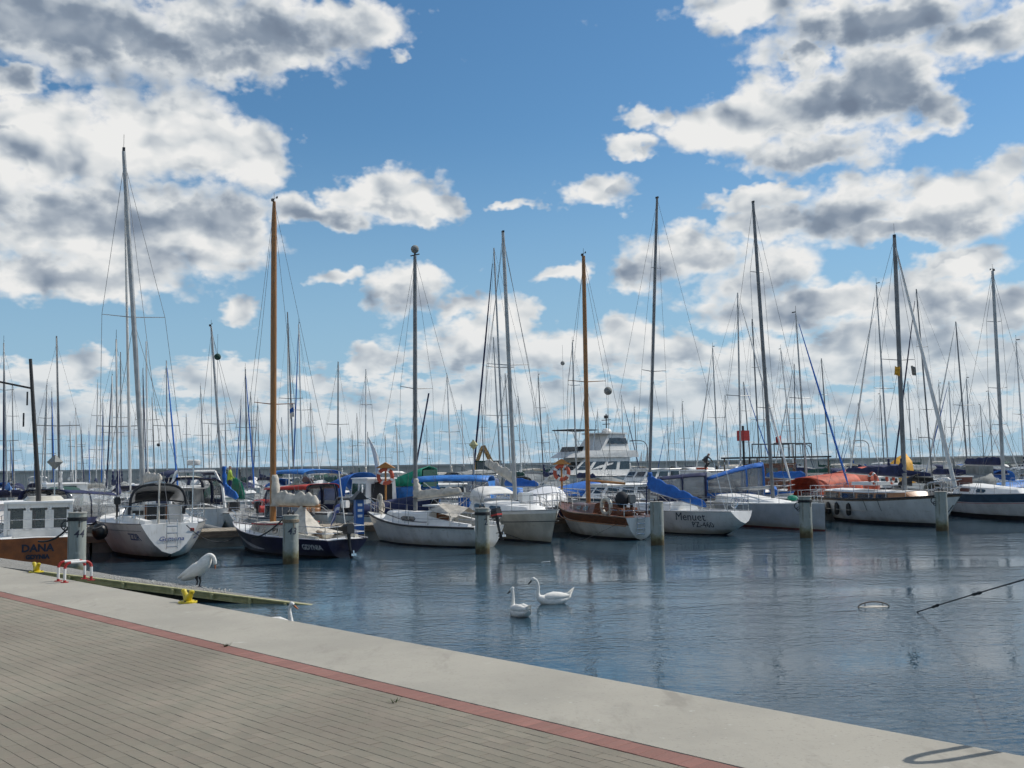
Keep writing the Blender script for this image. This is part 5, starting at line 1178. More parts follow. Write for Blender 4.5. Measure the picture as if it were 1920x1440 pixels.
recalc(MB().loft([[Vector(p_)+Vector((0, s_*.22, 0)) for p_ in ((-1.0, 0, 1.8), (-.4, 0, 1.8), (1.0, 0, 4.6), (.8, 0, 5.0))] for s_ in (-1, 1)]).build('boom', 'mach', r)); recalc(MB().loft([[Vector(p_)+Vector((0, s_*.18, 0)) for p_ in ((.8, 0, 5.0), (1.2, 0, 4.9), (2.5, 0, 1.9), (2.2, 0, 1.7))] for s_ in (-1, 1)]).build('dipper_arm', 'mach', r)); MB().box((2.3, 0, 1.5), (.7, .8, .6), .3).build('bucket', 'dark', r); MB().box((-.4, .6, 2.5), (1.2, .9, 1.2)).build('cab', 'glass', r)
r, h = cruiser(1004, 49, 118, 6.4, 2.4, 1.05, 'sailing boat hull wrapped in a white shrink cover right of the big white sloop mast'); arch_cover(r, -1.1, 1.9, 2.2, 1.0, .95, .15, 'shrink', 'shrink_cover', flat=.8); bowrail(h, r)
# big motor yacht
r, h = cruiser(1096, 97, 108, 15.5, 4.8, 1.9, 'large white flybridge motor yacht with dark windows and radar mast, biggest in the harbour', name='motor_yacht', cat='motor yacht', group=None, cockpit=False)
house(r, -4.6, 3.8, 3.9, 1.9, 1.7, n=4, rake=1.5, v0=.35, v1=.8, m='wpaint'); 
recalc(MB().loft([[(-5.6, -2.0, 3.65), (3.0, -1.6, 3.65), (3.0, 1.6, 3.65), (-5.6, 2.0, 3.65)], [(-5.4, -2.0, 4.3), (1.6, -1.6, 4.3), (1.6, 1.6, 4.3), (-5.4, 2.0, 4.3)]]).build('flybridge', 'wpaint', r))
recalc(MB().loft([[(-4.6, -1.7, 4.32), (-.6, -1.6, 4.32), (-.6, 1.6, 4.32), (-4.6, 1.7, 4.32)], [(-4.2, -1.5, 5.9), (-2.0, -1.45, 5.9), (-2.0, 1.45, 5.9), (-4.2, 1.5, 5.9)]]).build('upper_helm', 'wpaint', r))
for s_ in (-1, 1): recalc(MB().loft([[(-4.4, s_*1.66, 4.95), (-1.5, s_*1.6, 4.95), (-2.0, s_*1.54, 5.5), (-4.2, s_*1.56, 5.5)], [(-4.4, s_*1.70, 4.95), (-1.5, s_*1.65, 4.95), (-2.0, s_*1.58, 5.5), (-4.2, s_*1.60, 5.5)]]).build('helm_window', 'glass', r))
MB().box((-2.9, 0, 5.97), (3.0, 3.3, .12)).build('hardtop', 'wpaint', r); MB().ball((-3.2, 0, 6.2), (.5, .5, .3), 12).build('radar_dome', 'wpaint', r, smooth=True)
mb = MB(); mb.tube([(-3.2, 0, 6.3), (-3.2, 0, 7.9)], .06, 6); mb.tube([(-3.2, -.6, 7.3), (-3.2, .6, 7.3)], .04, 5).tube([(-3.2, -.5, 6.9), (-3.2, .5, 6.9)], .04, 5); mb.box((-3.2, 0, 7.6), (.25, .35, .3)); mb.build('radar_mast', 'dark', r)
MB().box((1.2, 0, 6.25), (3.4, 2.6, .1)).build('bimini_top', 'blackc', r)
mb = MB()
for s_ in (-1, 1): mb.tube([(0, s_*1.2, 4.3), (-.3, s_*1.2, 6.2)], .03, 5).tube([(2.0, s_*1.2, 4.3), (2.7, s_*1.2, 6.2)], .03, 5)
mb.build('bimini_frame', 'steel', r); MB().box((1.6, 0, 4.45), (.08, 2.9, .5), ry=-.5).build('fly_windscreen', 'glass', r); bowrail(h, r, .45, .8)
# smaller cruisers, centre right
r, h = cruiser(1215, 84, 105, 9.5, 3.2, 1.4, 'white cabin cruiser directly right of the large motor yacht, rounded roof', stripe='deck'); house(r, -2.6, 2.0, 2.7, 1.4, 1.1, n=3, rake=.9, m='wpaint'); bowrail(h, r)
r, h = cruiser(1312, 66, 112, 8.8, 3.0, 1.4, 'white cabin cruiser with a red-orange lifebuoy lying on its roof', stripe='deck'); house(r, -2.4, 1.6, 2.6, 1.4, 1.05, n=3, rake=.9, m='wpaint'); bowrail(h, r)
MB().torus((-.3, 0, 2.62), .30, .08, 'z', 18, 6).build('lifebuoy', 'lifebuoy', r, smooth=2); MB().ball((-2.0, 0, 2.65), (.14, .14, .16), 8).build('horn', 'dark', r)
r, h = cruiser(1372, 72, 100, 8.5, 3.0, 1.4, 'white cruiser with flat white hardtop behind the blue canopies', stripe='deck'); house(r, -2.8, 1.4, 2.6, 1.4, 1.2, n=3, rake=.7, m='wpaint')
r, h = cruiser(1150, 56, 95, 8.2, 2.9, 1.1, 'grey-white low cruiser with blue spray cloth behind the wooden mast', stripe='slate', st=.16); house(r, -1.8, 1.6, 2.2, 1.1, .75, n=3, rake=.9); arch_cover(r, -3.4, -2.0, 2.3, 1.1, .9, .8, 'navy', 'spray_cloth', flat=.5); bowrail(h, r)
r, h = cruiser(1266, 51.5, 55, 7.0, 2.6, 1.1, 'boat with dark navy pram hood and vinyl windows left of the royal blue tent'); canopy(r, -1.5, .8, 2.3, 1.1, 1.4, 1.2, 'navy', name='pram_hood', flat=.45); bowrail(h, r)
r, h = cruiser(1356, 52.5, 58, 8.4, 2.8, 1.2, 'boat under a tall royal blue tent with pale trapezoid window'); canopy(r, -1.9, .9, 2.5, 1.2, 1.75, 1.0, 'blue', name='tent', flat=.42, bars=(.3,))
recalc(MB().loft([[(-2.0, -.8, 1.5), (-2.0, .8, 1.5), (-2.0, .6, 2.55), (-2.0, -.6, 2.55)], [(-2.04, -.8, 1.5), (-2.04, .8, 1.5), (-2.04, .6, 2.55), (-2.04, -.6, 2.55)]]).build('tent_window', 'vinyl', r)); MB().box((-1.93, 0, 2.0), (.05, 2.1, 1.6)).build('tent_end', 'blue', r); bowrail(h, r)
MB().tube([(-2.6, -1.0, 1.55), (-2.4, 1.2, 1.45)], .2, 8).build('rolled_cover', 'blue', r, smooth=True)
# dark traditional wooden ship
r, h = cruiser(1437, 63, 100, 12, 3.6, 1.5, 'dark traditional wooden ship with awning frame and red topmark behind the blue tent', hull='oldwood', stripe='mahog', st=.3, name='wooden_ship', cat='wooden ship', group=None)
MB().box((-1.0, 0, 3.25), (6.8, 2.9, .10)).build('awning', 'blackc', r)
mb = MB()
for x in (-4.2, -2, 0, 2.2):
    for s_ in (-1, 1): mb.tube([(x, s_*1.35, 1.4), (x, s_*1.35, 3.25)], .05, 6)
mb.build('awning_post', 'oldwood', r); house(r, -1.6, 1.0, 1.9, 1.5, 1.3, m='mahog', n=2, rake=0, roof='tan')
mb = MB()
for s_ in (-1, 1): mb.tube([(-3.2, s_*.9, 4.1), (.2, s_*.9, 4.1)], .04, 5)
for x in (-3.2, -2.4, -1.5, -.6, .2):
    for s_ in (-1, 1): mb.tube([(x, s_*.9, 3.3), (x, s_*.9, 4.1)], .035, 5)
mb.build('roof_rail', 'dark', r); MB().tube([(1.9, 0, 1.4), (1.9, 0, 5.2)], .07, 8).build('topmark_pole', 'dark', r); MB().box((1.9, 0, 4.6), (.45, .62, .62)).build('red_topmark', 'red', r)
flag(r, (-1.5, 0, 4.6), .5, .5, 'redc', seed=4)
rr = random.Random(11)
for k in range(5): MB().box((rr.uniform(-4.5, 4), rr.uniform(-1, 1), 1.8), (.7, .4, .5), rr.random()).build('crate', ['tan', 'cream', 'brown', 'ocr', 'whitec'][k], r)
# orange covered boats
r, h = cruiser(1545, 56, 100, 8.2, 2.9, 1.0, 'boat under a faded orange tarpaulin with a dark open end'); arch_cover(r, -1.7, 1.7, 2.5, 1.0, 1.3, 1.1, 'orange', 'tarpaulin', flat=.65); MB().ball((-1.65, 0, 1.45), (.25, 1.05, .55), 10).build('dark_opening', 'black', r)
r, h = cruiser(1600, 61, 95, 7.0, 2.6, 1.2, 'boat under a small round orange tarpaulin right of the larger orange one'); arch_cover(r, -1.0, 1.2, 2.2, 1.1, 1.5, 1.2, 'orange', 'tarpaulin', flat=.8)
r, h = cruiser(1676, 78, 85, 7.5, 2.7, 1.2, 'boat with a peaked yellow-orange tarpaulin beside the navy boom cover'); arch_cover(r, -1.2, 1.0, 2.0, 1.2, 2.3, 1.0, 'yellowc', 'tarpaulin', flat=1.0, n=3, k=2)
r, h = cruiser(1733, 58, 95, 5.6, 2.1, 1.0, 'small boat under a flat lime-yellow cover behind the furled headsail'); arch_cover(r, -2.4, 2.2, 1.9, .95, .42, .2, 'lime', 'cover', flat=.8)
r, h = cruiser(1785, 57, 75, 7.4, 2.6, 1.2, 'boat wrapped in grey tarpaulin with a square raised end, right of the lime cover'); arch_cover(r, -2.0, 1.2, 2.2, 1.15, 1.1, .5, 'greyc', 'tarpaulin', flat=.7, n=5, k=3); MB().box((-1.7, 0, 2.0), (.9, 1.2, 1.3)).build('raised_cover', 'greyc', r)
r, h = cruiser(1893, 62, 95, 7.4, 2.6, 1.1, 'white boat with low bright blue cover behind the slate-banded yacht'); arch_cover(r, -2.6, 2.0, 2.4, 1.1, .55, .3, 'bluebright', 'cover', flat=.8); bowrail(h, r)
r, h = cruiser(1640, 66, 100, 9.0, 2.9, 1.2, 'white boat with long blue boom awning above the brown coachroof'); arch_cover(r, -2.2, 1.6, .9, 2.3, .4, .3, 'navy', 'awning', flat=.9); house(r, -1.2, 1.6, 2.0, 1.2, .7, n=3)
r, h = cruiser(20, 44.5, 25, 7.2, 2.6, 1.0, 'white sloop hull with brown and red gear lying behind the DANA wheelhouse'); house(r, -.8, 1.6, 2.0, 1.0, .7, n=2); MB().ball((-2, 0, 1.3), (.6, .7, .4), 8).build('red_gear', 'redc', r, smooth=True); bowrail(h, r)
r, h = cruiser(118, 63, 8, 9.0, 3.0, 1.2, 'white motor cruiser with grey roof behind the navy canopy boat'); house(r, -1.8, 2.0, 2.5, 1.2, 1.1, n=3, rake=.6); bowrail(h, r)
r, h = cruiser(238, 60, 4, 8.2, 2.9, 1.1, 'boat with navy spray hood behind the tallest mast of the left side'); arch_cover(r, -2.4, .2, 2.3, 1.1, 1.1, .8, 'navy', 'spray_hood', flat=.5); Cabin(h, .5, .85, 1.8, .9, .4, .2).build(r, 'deck')
r, h = cruiser(418, 66, 4, 7.5, 2.8, 1.1, 'boat under a dark green rounded tarpaulin behind the blue draped sail'); arch_cover(r, -1.4, 1.4, 2.2, 1.1, 1.5, .9, 'green', 'tarpaulin', flat=.8)
# ------------------------------------------------------------------ mast rows behind
WORDS = [(-9999, 'left of the black mast'), (62, 'right of the black mast'), (247, 'right of the ladder sloop mast'), (503, 'right of the orange wooden mast'), (775, 'right of the mast with masthead ball'),
         (955, 'right of the big sloop mast'), (1091, 'right of the brown wooden mast'), (1230, 'right of the Menuet mast'), (1430, 'right of the POL 714 mast'), (1686, 'right of the yellow flag mast'), (1872, 'right of the slate-banded yacht mast')]
ORD = ['first', 'second', 'third', 'fourth', 'fifth', 'sixth', 'seventh', 'eighth', 'ninth', 'tenth', 'eleventh', 'twelfth', 'thirteenth', 'fourteenth', 'fifteenth', 'sixteenth', 'seventeenth', 'eighteenth', 'nineteenth', 'twentieth']
# top x, top y, foot x, boom cover, extras
BACK = [(7, 643, 15, 'bluebright'), (23, 720, 27, ''), (88, 722, 84, 'whitec'), (106, 630, 114, 'whitec'), (97, 735, 100, ''), (131, 790, 133, ''), (152, 800, 154, ''), (183, 720, 181, 'navy'),
 (210, 705, 212, ''), (218, 636, 222, 'navy'), (226, 660, 228, 'navy'), (268, 690, 270, ''), (274, 640, 278, 'blackc'), (262, 720, 262, ''), (285, 745, 291, ''), (312, 676, 314, ''), (330, 800, 331, ''), (376, 726, 383, ''),
 (460, 692, 463, 'dkgreen'), (470, 735, 474, ''), (452, 750, 449, 'blackc'), (528, 782, 530, ''), (539, 585, 551, 'greyc'), (560, 608, 566, 'brown'), (634, 678, 632, 'dkgreen'), (686, 692, 684, ''), (660, 810, 661, ''), (722, 815, 723, ''), (800, 800, 800, ''),
 (838, 700, 844, ''), (926, 465, 944, 'blue'), (925, 632, 937, ''), (947, 700, 956, 'dkgreen'), (903, 760, 905, ''), (1009, 704, 1017, 'navy'), (1046, 802, 1045, ''), (1073, 642, 1078, 'navy'), (1120, 770, 1122, ''), (1165, 740, 1168, ''), (1262, 770, 1264, ''), (1300, 790, 1301, ''),
 (1336, 652, 1343, ''), (1383, 549, 1384, 'whitec'), (1410, 598, 1421, ''), (1394, 716, 1405, 'navy'), (1464, 656, 1486, 'blue'), (1489, 682, 1487, ''), (1492, 588, 1508, 'blue'), (1540, 672, 1551, ''), (1562, 780, 1566, ''), (1590, 800, 1592, ''),
 (1643, 534, 1661, 'navy'), (1650, 740, 1653, ''), (1718, 542, 1742, 'navy'), (1792, 603, 1809, 'navy'), (1770, 790, 1772, ''), (1812, 710, 1815, ''), (1838, 760, 1840, ''), (1905, 640, 1915, 'navy'), (1914, 770, 1916, ''), (1760, 720, 1764, '')]
rb = random.Random(17)
for x_, y_ in ((68, 755), (145, 765), (196, 745), (242, 735), (352, 775), (425, 765), (486, 752), (585, 755), (672, 775), (745, 790), (868, 758), (975, 745), (1030, 775), (1098, 755), (1192, 765), (1282, 755), (1362, 740), (1432, 715), (1476, 760), (1530, 775), (1612, 755), (1705, 715), (1782, 715), (1856, 735)): BACK.append((x_-3, y_, x_, ''))
for k in range(16):
    x = 20 + k*121 + rb.uniform(-30, 30); BACK.append((x-2, rb.uniform(792, 826), x, ''))
def hor(x): return 888-.0157*x
def row_Y(bx, pp):
    k = (bx-960)/F; return (pp + pA.dot(nrm))/(nrm.y + k*nrm.x)
ROWS = [7.2, 27.5, 39.5, 61.5, 73.5, 92, 104]
placed = []
for tx, ty, bx, cov in BACK:
    ok = None
    for lim in ((8.6, 14.8), (7.5, 16.5)):
        cand = []
        for pp in ROWS:
            for dx in (0, 1.2, -1.2, 2.4, -2.4):
                Y = row_Y(bx, pp+dx); Hm = 3+(hor(tx)-ty)*Y/F
                if not (lim[0] < Hm < lim[1]): continue
                X = (bx-960)/F*Y; e = 0
                for sx_, sy_, L_s, hs in SPOTS:
                    v = Vector((X-sx_, Y-sy_, 0)); la = abs(v.dot(row)); al = abs(v.dot(nrm)); wid = 2.7 if abs(math.sin(hs-HD)) < .6 else 4.6; ln = 8 if wid < 3 else 5.5
                    if la < wid and al < ln: e += (wid-la)
                cand.append((e*4 + abs(Hm-10.6)*.35 + abs(dx)*.2, Y, Hm))
        if cand: ok = min(cand); break
    if not ok:
        Y = row_Y(bx, 104); ok = (0, Y, 3+(hor(tx)-ty)*Y/F)
    X = (bx-960)/F*ok[1]; hs = HD + (math.pi if rb.random() < .45 else 0) + rb.uniform(-.1, .1); SPOTS.append((X, ok[1], 9, hs)); placed.append([tx, ty, bx, cov, X, ok[1], ok[2], hs])
# three shared hull types
protos = {}
def back_boat(kind):
    """hull, deck, cabin, window and rails as shared meshes"""
    L, B, f, hm, sm = kind
    root = bpy.data.objects.new('proto', None); C.objects.link(root)
    h = Hull(L, B, f*1.2, f, f*.95, tw=.68, rake=.8, trake=-.1, zk=(.05, -.45, -.3)); h.build(root, [hm, sm, 'antifoul'], stripe=.10, boot=.1, n=14, cockpit=(.06, .32)); 
    h.rail(root, 'alu', .02); cb = Cabin(h, .33, .76, B*.68, B*.35, .45, .24); cb.build(root, 'deck', 5); cb.window(root, .12, .35); cb.window(root, .5, .7)
    rails(h, root, n=5, push=.1, ht=.58); return root, h
KINDS = [(8.6, 2.9, 1.05, 'white', 'white'), (9.8, 3.1, 1.2, 'white', 'blue'), (7.8, 2.7, 1.0, 'white', 'redc'), (9.4, 3.0, 1.15, 'navy_hull', 'wpaint'), (8.8, 2.9, 1.1, 'cream', 'navy')]
KN_ = ['white', 'white blue-striped', 'white red-striped', 'dark blue', 'cream']
PRO = [back_boat(k) for k in KINDS]
placed.sort(key=lambda a: a[2])
seen = {}
CN = {'navy': 'navy', 'blue': 'royal blue', 'bluebright': 'bright blue', 'whitec': 'white', 'greyc': 'grey', 'brown': 'brown', 'blackc': 'black', 'dkgreen': 'dark green', 'canvas': 'cream'}
used = set()
for tx, ty, bx, cov, X, Y, Hm, hs in placed:
    ki = rb.choices(range(5), (5, 3, 2, 1, 2))[0]; root0, h = PRO[ki]; cov = cov or rb.choice(['navy', 'navy', 'blue', 'whitec', 'canvas', 'dkgreen', 'blackc', 'greyc'])
    lm = [w_ for x_, w_ in WORDS if x_ <= bx][-1]; seen[lm] = seen.get(lm, 0)+1
    lab = f"{KN_[ki]} sloop with {CN[cov]} boom cover, {ORD[seen[lm]-1]} thin background mast {lm}"
    ws = lab.split()
    if len(ws) > 16: lab = f"{KN_[ki]} sloop, {CN[cov]} cover, {ORD[seen[lm]-1]} background mast {lm}"
    mt = .58 - .5; off = Matrix.Rotation(hs, 3, 'Z') @ Vector((h.L*mt, 0, 0))
    r = empty('sailing_boat', (X-off.x, Y-off.y, 0), hs, lab, 'sailing boat', 'sailing boats moored in the back rows')
    for ch in root0.children:
        if Y > 95 and ch.name.startswith(('stanchion', 'lifeline', 'pushpit')): continue
        copy_tree(ch, r)
    b = Vector((h.L*mt, 0, 1.3)); tp = local(r.location, hs, atY(tx, ty, Y))
    mr = max(.052, Y*.0008) if Y < 80 else .058
    mm = rb.choice(['alu', 'alu', 'alud', 'alud', 'whitec']) ; sp = rb.choice([((.52, .8),), ((.38, .7), (.7, .5)), ((.48, .9),)])
    d = tp-b; MB().tube([b, b+d*.6, tp], [mr, mr, mr*.7], 7).build('mast', mm, r, smooth=True)
    mb = MB()
    for fr, hl in sp:
        for sd in (1, -1): mb.tube([b+d*fr, b+d*fr+Vector((-.1, sd*hl, .04))], .020, 4)
    mb.build('spreaders', 'alud', r)
    mb = MB(); wr = .0065 if Y < 80 else .009
    for sd in (1, -1): mb.tube([h.pt(.56, h.zs(.56), sd, -.06)] + [b+d*fr+Vector((-.1, sd*hl, .04)) for fr, hl in sp] + [b+d*.96], wr, 3)
    bow = h.pt(1, h.zs(1)); st = h.pt(0, h.zs(0)); mb.tube([bow+Vector((-.1, 0, 0)), tp], wr, 3); mb.tube([Vector((st.x+.1, 0, st.z)), tp], wr, 3); mb.build('standing_rigging', 'wire', r)
    if rb.random() < .5:
        fa, fb_ = bow+Vector((-.1, 0, 0)), tp; dv = fb_-fa; MB().tube([fa+dv*.05, fa+dv*.1, fa+dv*.6, fa+dv*.94], [.03, .06, .05, .02], 6).build('furled_headsail', rb.choice(['whitec', 'navy', 'blue', 'whitec']), r, smooth=True)
    sailcover(r, b+Vector((-.12, 0, .7)), b+Vector((-3.3, 0, .7+rb.uniform(-.1, .2))), cov, .45, .26, .15, .1, int(bx), .04, n=8)
    if rb.random() < .6: mast_collar(r, b+Vector((0, 0, .75)), cov, 1.0, .10)
    if rb.random() < .5: 
        x0 = h.pt(.33, 1).x; arch_cover(r, x0-.5, x0+.7, h.B*.66, h.fm+.25, .75, .3, rb.choice(['navy', 'blue', 'greyc', 'blackc', 'whitec']), 'spray_hood', n=4, k=5)
    g_ = rb.random(); 
    if g_ < .5: mb = MB(); mb.tube([tp, tp+Vector((0, 0, .45))], .012, 3); mb.box(tp+Vector((-.15, 0, .1)), (.3, .02, .06)); mb.build('masthead_gear', 'dark', r)
for root0, h in PRO:
    for ch in list(root0.children): bpy.data.objects.remove(ch)
    bpy.data.objects.remove(root0)
# low filler boats between the masts
fill = []
for k in range(64):
    bx = -20 + k*31 + rb.uniform(-12, 12); cand = []
    for pp in [16.5]+ROWS[1:]:
        Y = row_Y(bx, pp+rb.uniform(-1, 1)); X = (bx-960)/F*Y; e = 0
        for sx_, sy_, L_s, hs in SPOTS:
            v = Vector((X-sx_, Y-sy_, 0)); la = abs(v.dot(row)); al = abs(v.dot(nrm)); wid = 2.6 if abs(math.sin(hs-HD)) < .6 else 4.4
            if la < wid and al < 6.5: e += 1
        cand.append((e, rb.random(), Y, X))
    c0 = min(cand)
    if c0[0] > 0: continue
    fill.append((bx, c0[2], c0[3])); SPOTS.append((c0[3], c0[2], 7, HD))
seen2 = {}
for i, (bx, Y, X) in enumerate(sorted(fill)):
    lm = [w_ for x_, w_ in WORDS if x_ <= bx][-1]; seen2[lm] = seen2.get(lm, 0)+1; cc = ['navy', 'blue', 'whitec', 'dkgreen', 'greyc', 'canvas'][i % 6]; ty_ = i % 3
    lab = f"motorboat with {CN[cc]} {['hood', 'tarpaulin', 'canopy'][ty_]}, {ORD[seen2[lm]-1]} background motorboat {lm}"
    r, h = cruiser(bx, Y, rb.choice([0, 180, 90]) + rb.uniform(-12, 12), 6.8, 2.5, 1.05, lab, stripe=rb.choice(['navy', 'deck', 'blue', 'redc']))
    if ty_ == 0: house(r, -.4, 2.0, 2.0, 1.05, .8, n=2, rake=.5, m='wpaint'); arch_cover(r, -2.6, -.3, 2.1, 1.05, 1.2, .9, cc, 'hood', n=4, k=5, flat=.5)
    elif ty_ == 1: arch_cover(r, -2.2, 1.0, 2.2, 1.0, 1.0, .4, cc, 'tarpaulin', n=5, k=5, flat=.7); bowrail(h, r)
    else: house(r, -.2, 1.9, 2.0, 1.05, .75, n=2, rake=.5, m='wpaint'); bimini(r, -2.5, .6, 2.2, 1.05, 1.5, cc)
# ------------------------------------------------------------------ pedestal, lifebuoy posts, lamps, marks
p = unp(673, 1001, PONT_Z); r = empty('service_pedestal', (p.x, p.y, PONT_Z), ra, 'blue power pedestal with dark pitched cap standing on the pontoon', 'power pedestal')
MB().box((0, 0, .62), (.30, .30, 1.24)).build('post', 'bluepost', r); 
rf = MB().add([(-.28, -.26, 1.24), (.28, -.26, 1.24), (.28, .26, 1.24), (-.28, .26, 1.24), (0, -.26, 1.55), (0, .26, 1.55)], [(0, 1, 4), (2, 3, 5), (1, 2, 5, 4), (3, 0, 4, 5), (3, 2, 1, 0)]).build('cap', 'dark', r)
for z in (1.05, .85, .65): MB().box((0, -.16, z), (.16, .03, .09)).build('socket', 'wpaint', r)
def buoypost(px, py, Y, label):
    p = atY(px, py, Y); r = empty('lifebuoy_station', (p.x, p.y, 0), 0, label, 'lifebuoy station', 'orange lifebuoys on yellow posts'); z = p.z
    MB().tube([(0, 0, .5), (0, 0, z+.5)], .05, 8).build('post', 'ocr', r); MB().torus((0, -.1, z), .36, .10, 'y', 20, 8, mis=[0, 0, 0, 1, 0]).build('lifebuoy', ['lifebuoy', 'wpaint'], r, smooth=2)
    MB().add([(-.5, -.25, z+.42), (.5, -.25, z+.42), (.5, .2, z+.42), (-.5, .2, z+.42), (0, -.25, z+.72), (0, .2, z+.72)], [(0, 1, 4), (2, 3, 5), (1, 2, 5, 4), (3, 0, 4, 5), (3, 2, 1, 0)]).build('roof', 'ocr', r)
buoypost(723, 893, 52.5, 'red-orange lifebuoy on a yellow post left of the green tent boat'); buoypost(1053, 886, 53, 'orange lifebuoy under an ochre cap left of the brown wooden mast')
def lamp(px, ptop, pbot, s_, label):
    Y = row_Y(px, 118); p = atY(px, pbot, Y); zt = atY(px, ptop, Y).z
    r = empty('street_lamp', (p.x, p.y, 3.4), 0, label, 'street lamp', 'street lamps along the breakwater')
    pts = [(0, 0, -.2), (0, 0, zt-3.4-1.2)] + [(s_*1.2*(1-math.cos(a)), 0, zt-3.4-1.2+1.2*math.sin(a)) for a in (.4, .8, 1.2, 1.57)] + [(s_*2.4, 0, zt-3.35)]
    MB().tube(pts, .09, 6).build('pole', 'alud', r); MB().ball((s_*2.7, 0, zt-3.4), (.55, .2, .12), 8).build('lamp_head', 'greyc', r)
lamp(1630, 826, 858, -1, 'tall curved street lamp on the breakwater left of the yellow flag mast'); lamp(1752, 820, 856, -1, 'curved street lamp on the breakwater right of the thick furled headsail'); lamp(1522, 833, 861, -1, 'distant curved street lamp on the breakwater near the orange tarpaulin'); lamp(1214, 826, 868, -1, 'curved street lamp behind the cruisers left of the Menuet mast')
def ballmark(px, py, Y, rad, label, m='greyc', diamond=False):
    p = atY(px, py, Y); r = empty('radar_reflector', (p.x, p.y, 0), .5, label, 'radar reflector')
    if diamond: reflector(r, p.z, rad, m, 1.0)
    else:
        MB().ball((0, 0, p.z), rad, 12).build('ball', m, r, smooth=True); MB().tube([(0, 0, 1.2), (0, 0, p.z+1.0)], .008, 3).build('halyard', 'wire', r)
ballmark(408, 669, 44, .15, 'round green-grey reflector ball hoisted right of a thin mast', 'dkgreen'); ballmark(1140, 733, 46, .19, 'round grey day-signal ball hanging right of the brown wooden mast'); ballmark(1055, 681, 55, .12, 'small dark ball hanging left of the brown wooden mast')
ballmark(297, 834, 60, .10, 'tiny dark ball hanging right of the ladder sloop mast', 'dark')
ballmark(888, 834, 52, .27, 'olive diamond reflector on a pole above the tractor', 'olive', True)
# hanging sail drying, little sails on the horizon
p = atY(701, 822, 62); r = empty('hanging_sail', (p.x, p.y, 0), 0, 'narrow white sail hanging to dry above the small white wheelhouse', 'sail')
rg = []
for i in range(13):
    u = i/12; z = lerp(4.9, 1.9, u)+.0; w_ = .02+.28*math.sin(math.pi*u)**.8; x = -.35+.55*math.sin(u*2.2)
    rg.append([(x-w_*.4, .05*math.sin(u*8), z), (x+w_*.6, -.05*math.sin(u*8), z)])
thicken(MB().loft(rg, cap=False, close=False).build('sail_cloth', 'whitec', r, smooth=2), .03); MB().tube([(-.3, 0, 1.0), (-.38, 0, 5.2)], .02, 4).build('stay', 'wire', r)
for i, (px, pt_, Y, lab) in enumerate(((1204, 846, 420, 'tiny distant white sail on the horizon left of the Menuet mast'), (1216, 838, 380, 'larger of two tiny distant sails on the horizon near the cruisers'))):
    p = atY(px, 868, Y); zt = atY(px, pt_, Y).z; r = empty('distant_sailboat', (p.x, p.y, 0), .6, lab, 'sailing boat', 'sails out at sea')
    MB().add([(0, -.1, 1.2), (-2.6, -.1, 1.2), (0, -.1, zt), (0, .1, 1.2), (-2.6, .1, 1.2), (0, .1, zt)], [(0, 1, 2), (5, 4, 3), (0, 3, 4, 1), (1, 4, 5, 2), (2, 5, 3, 0)]).build('mainsail', 'whitec', r); MB().loft([[(-3, -1, 0), (-3, 1, 0), (-3, 1, .9), (-3, -1, .9)], [(3.5, -.1, 0), (3.5, .1, 0), (3.9, .1, 1.1), (3.9, -.1, 1.1)]]).build('hull', 'white', r)
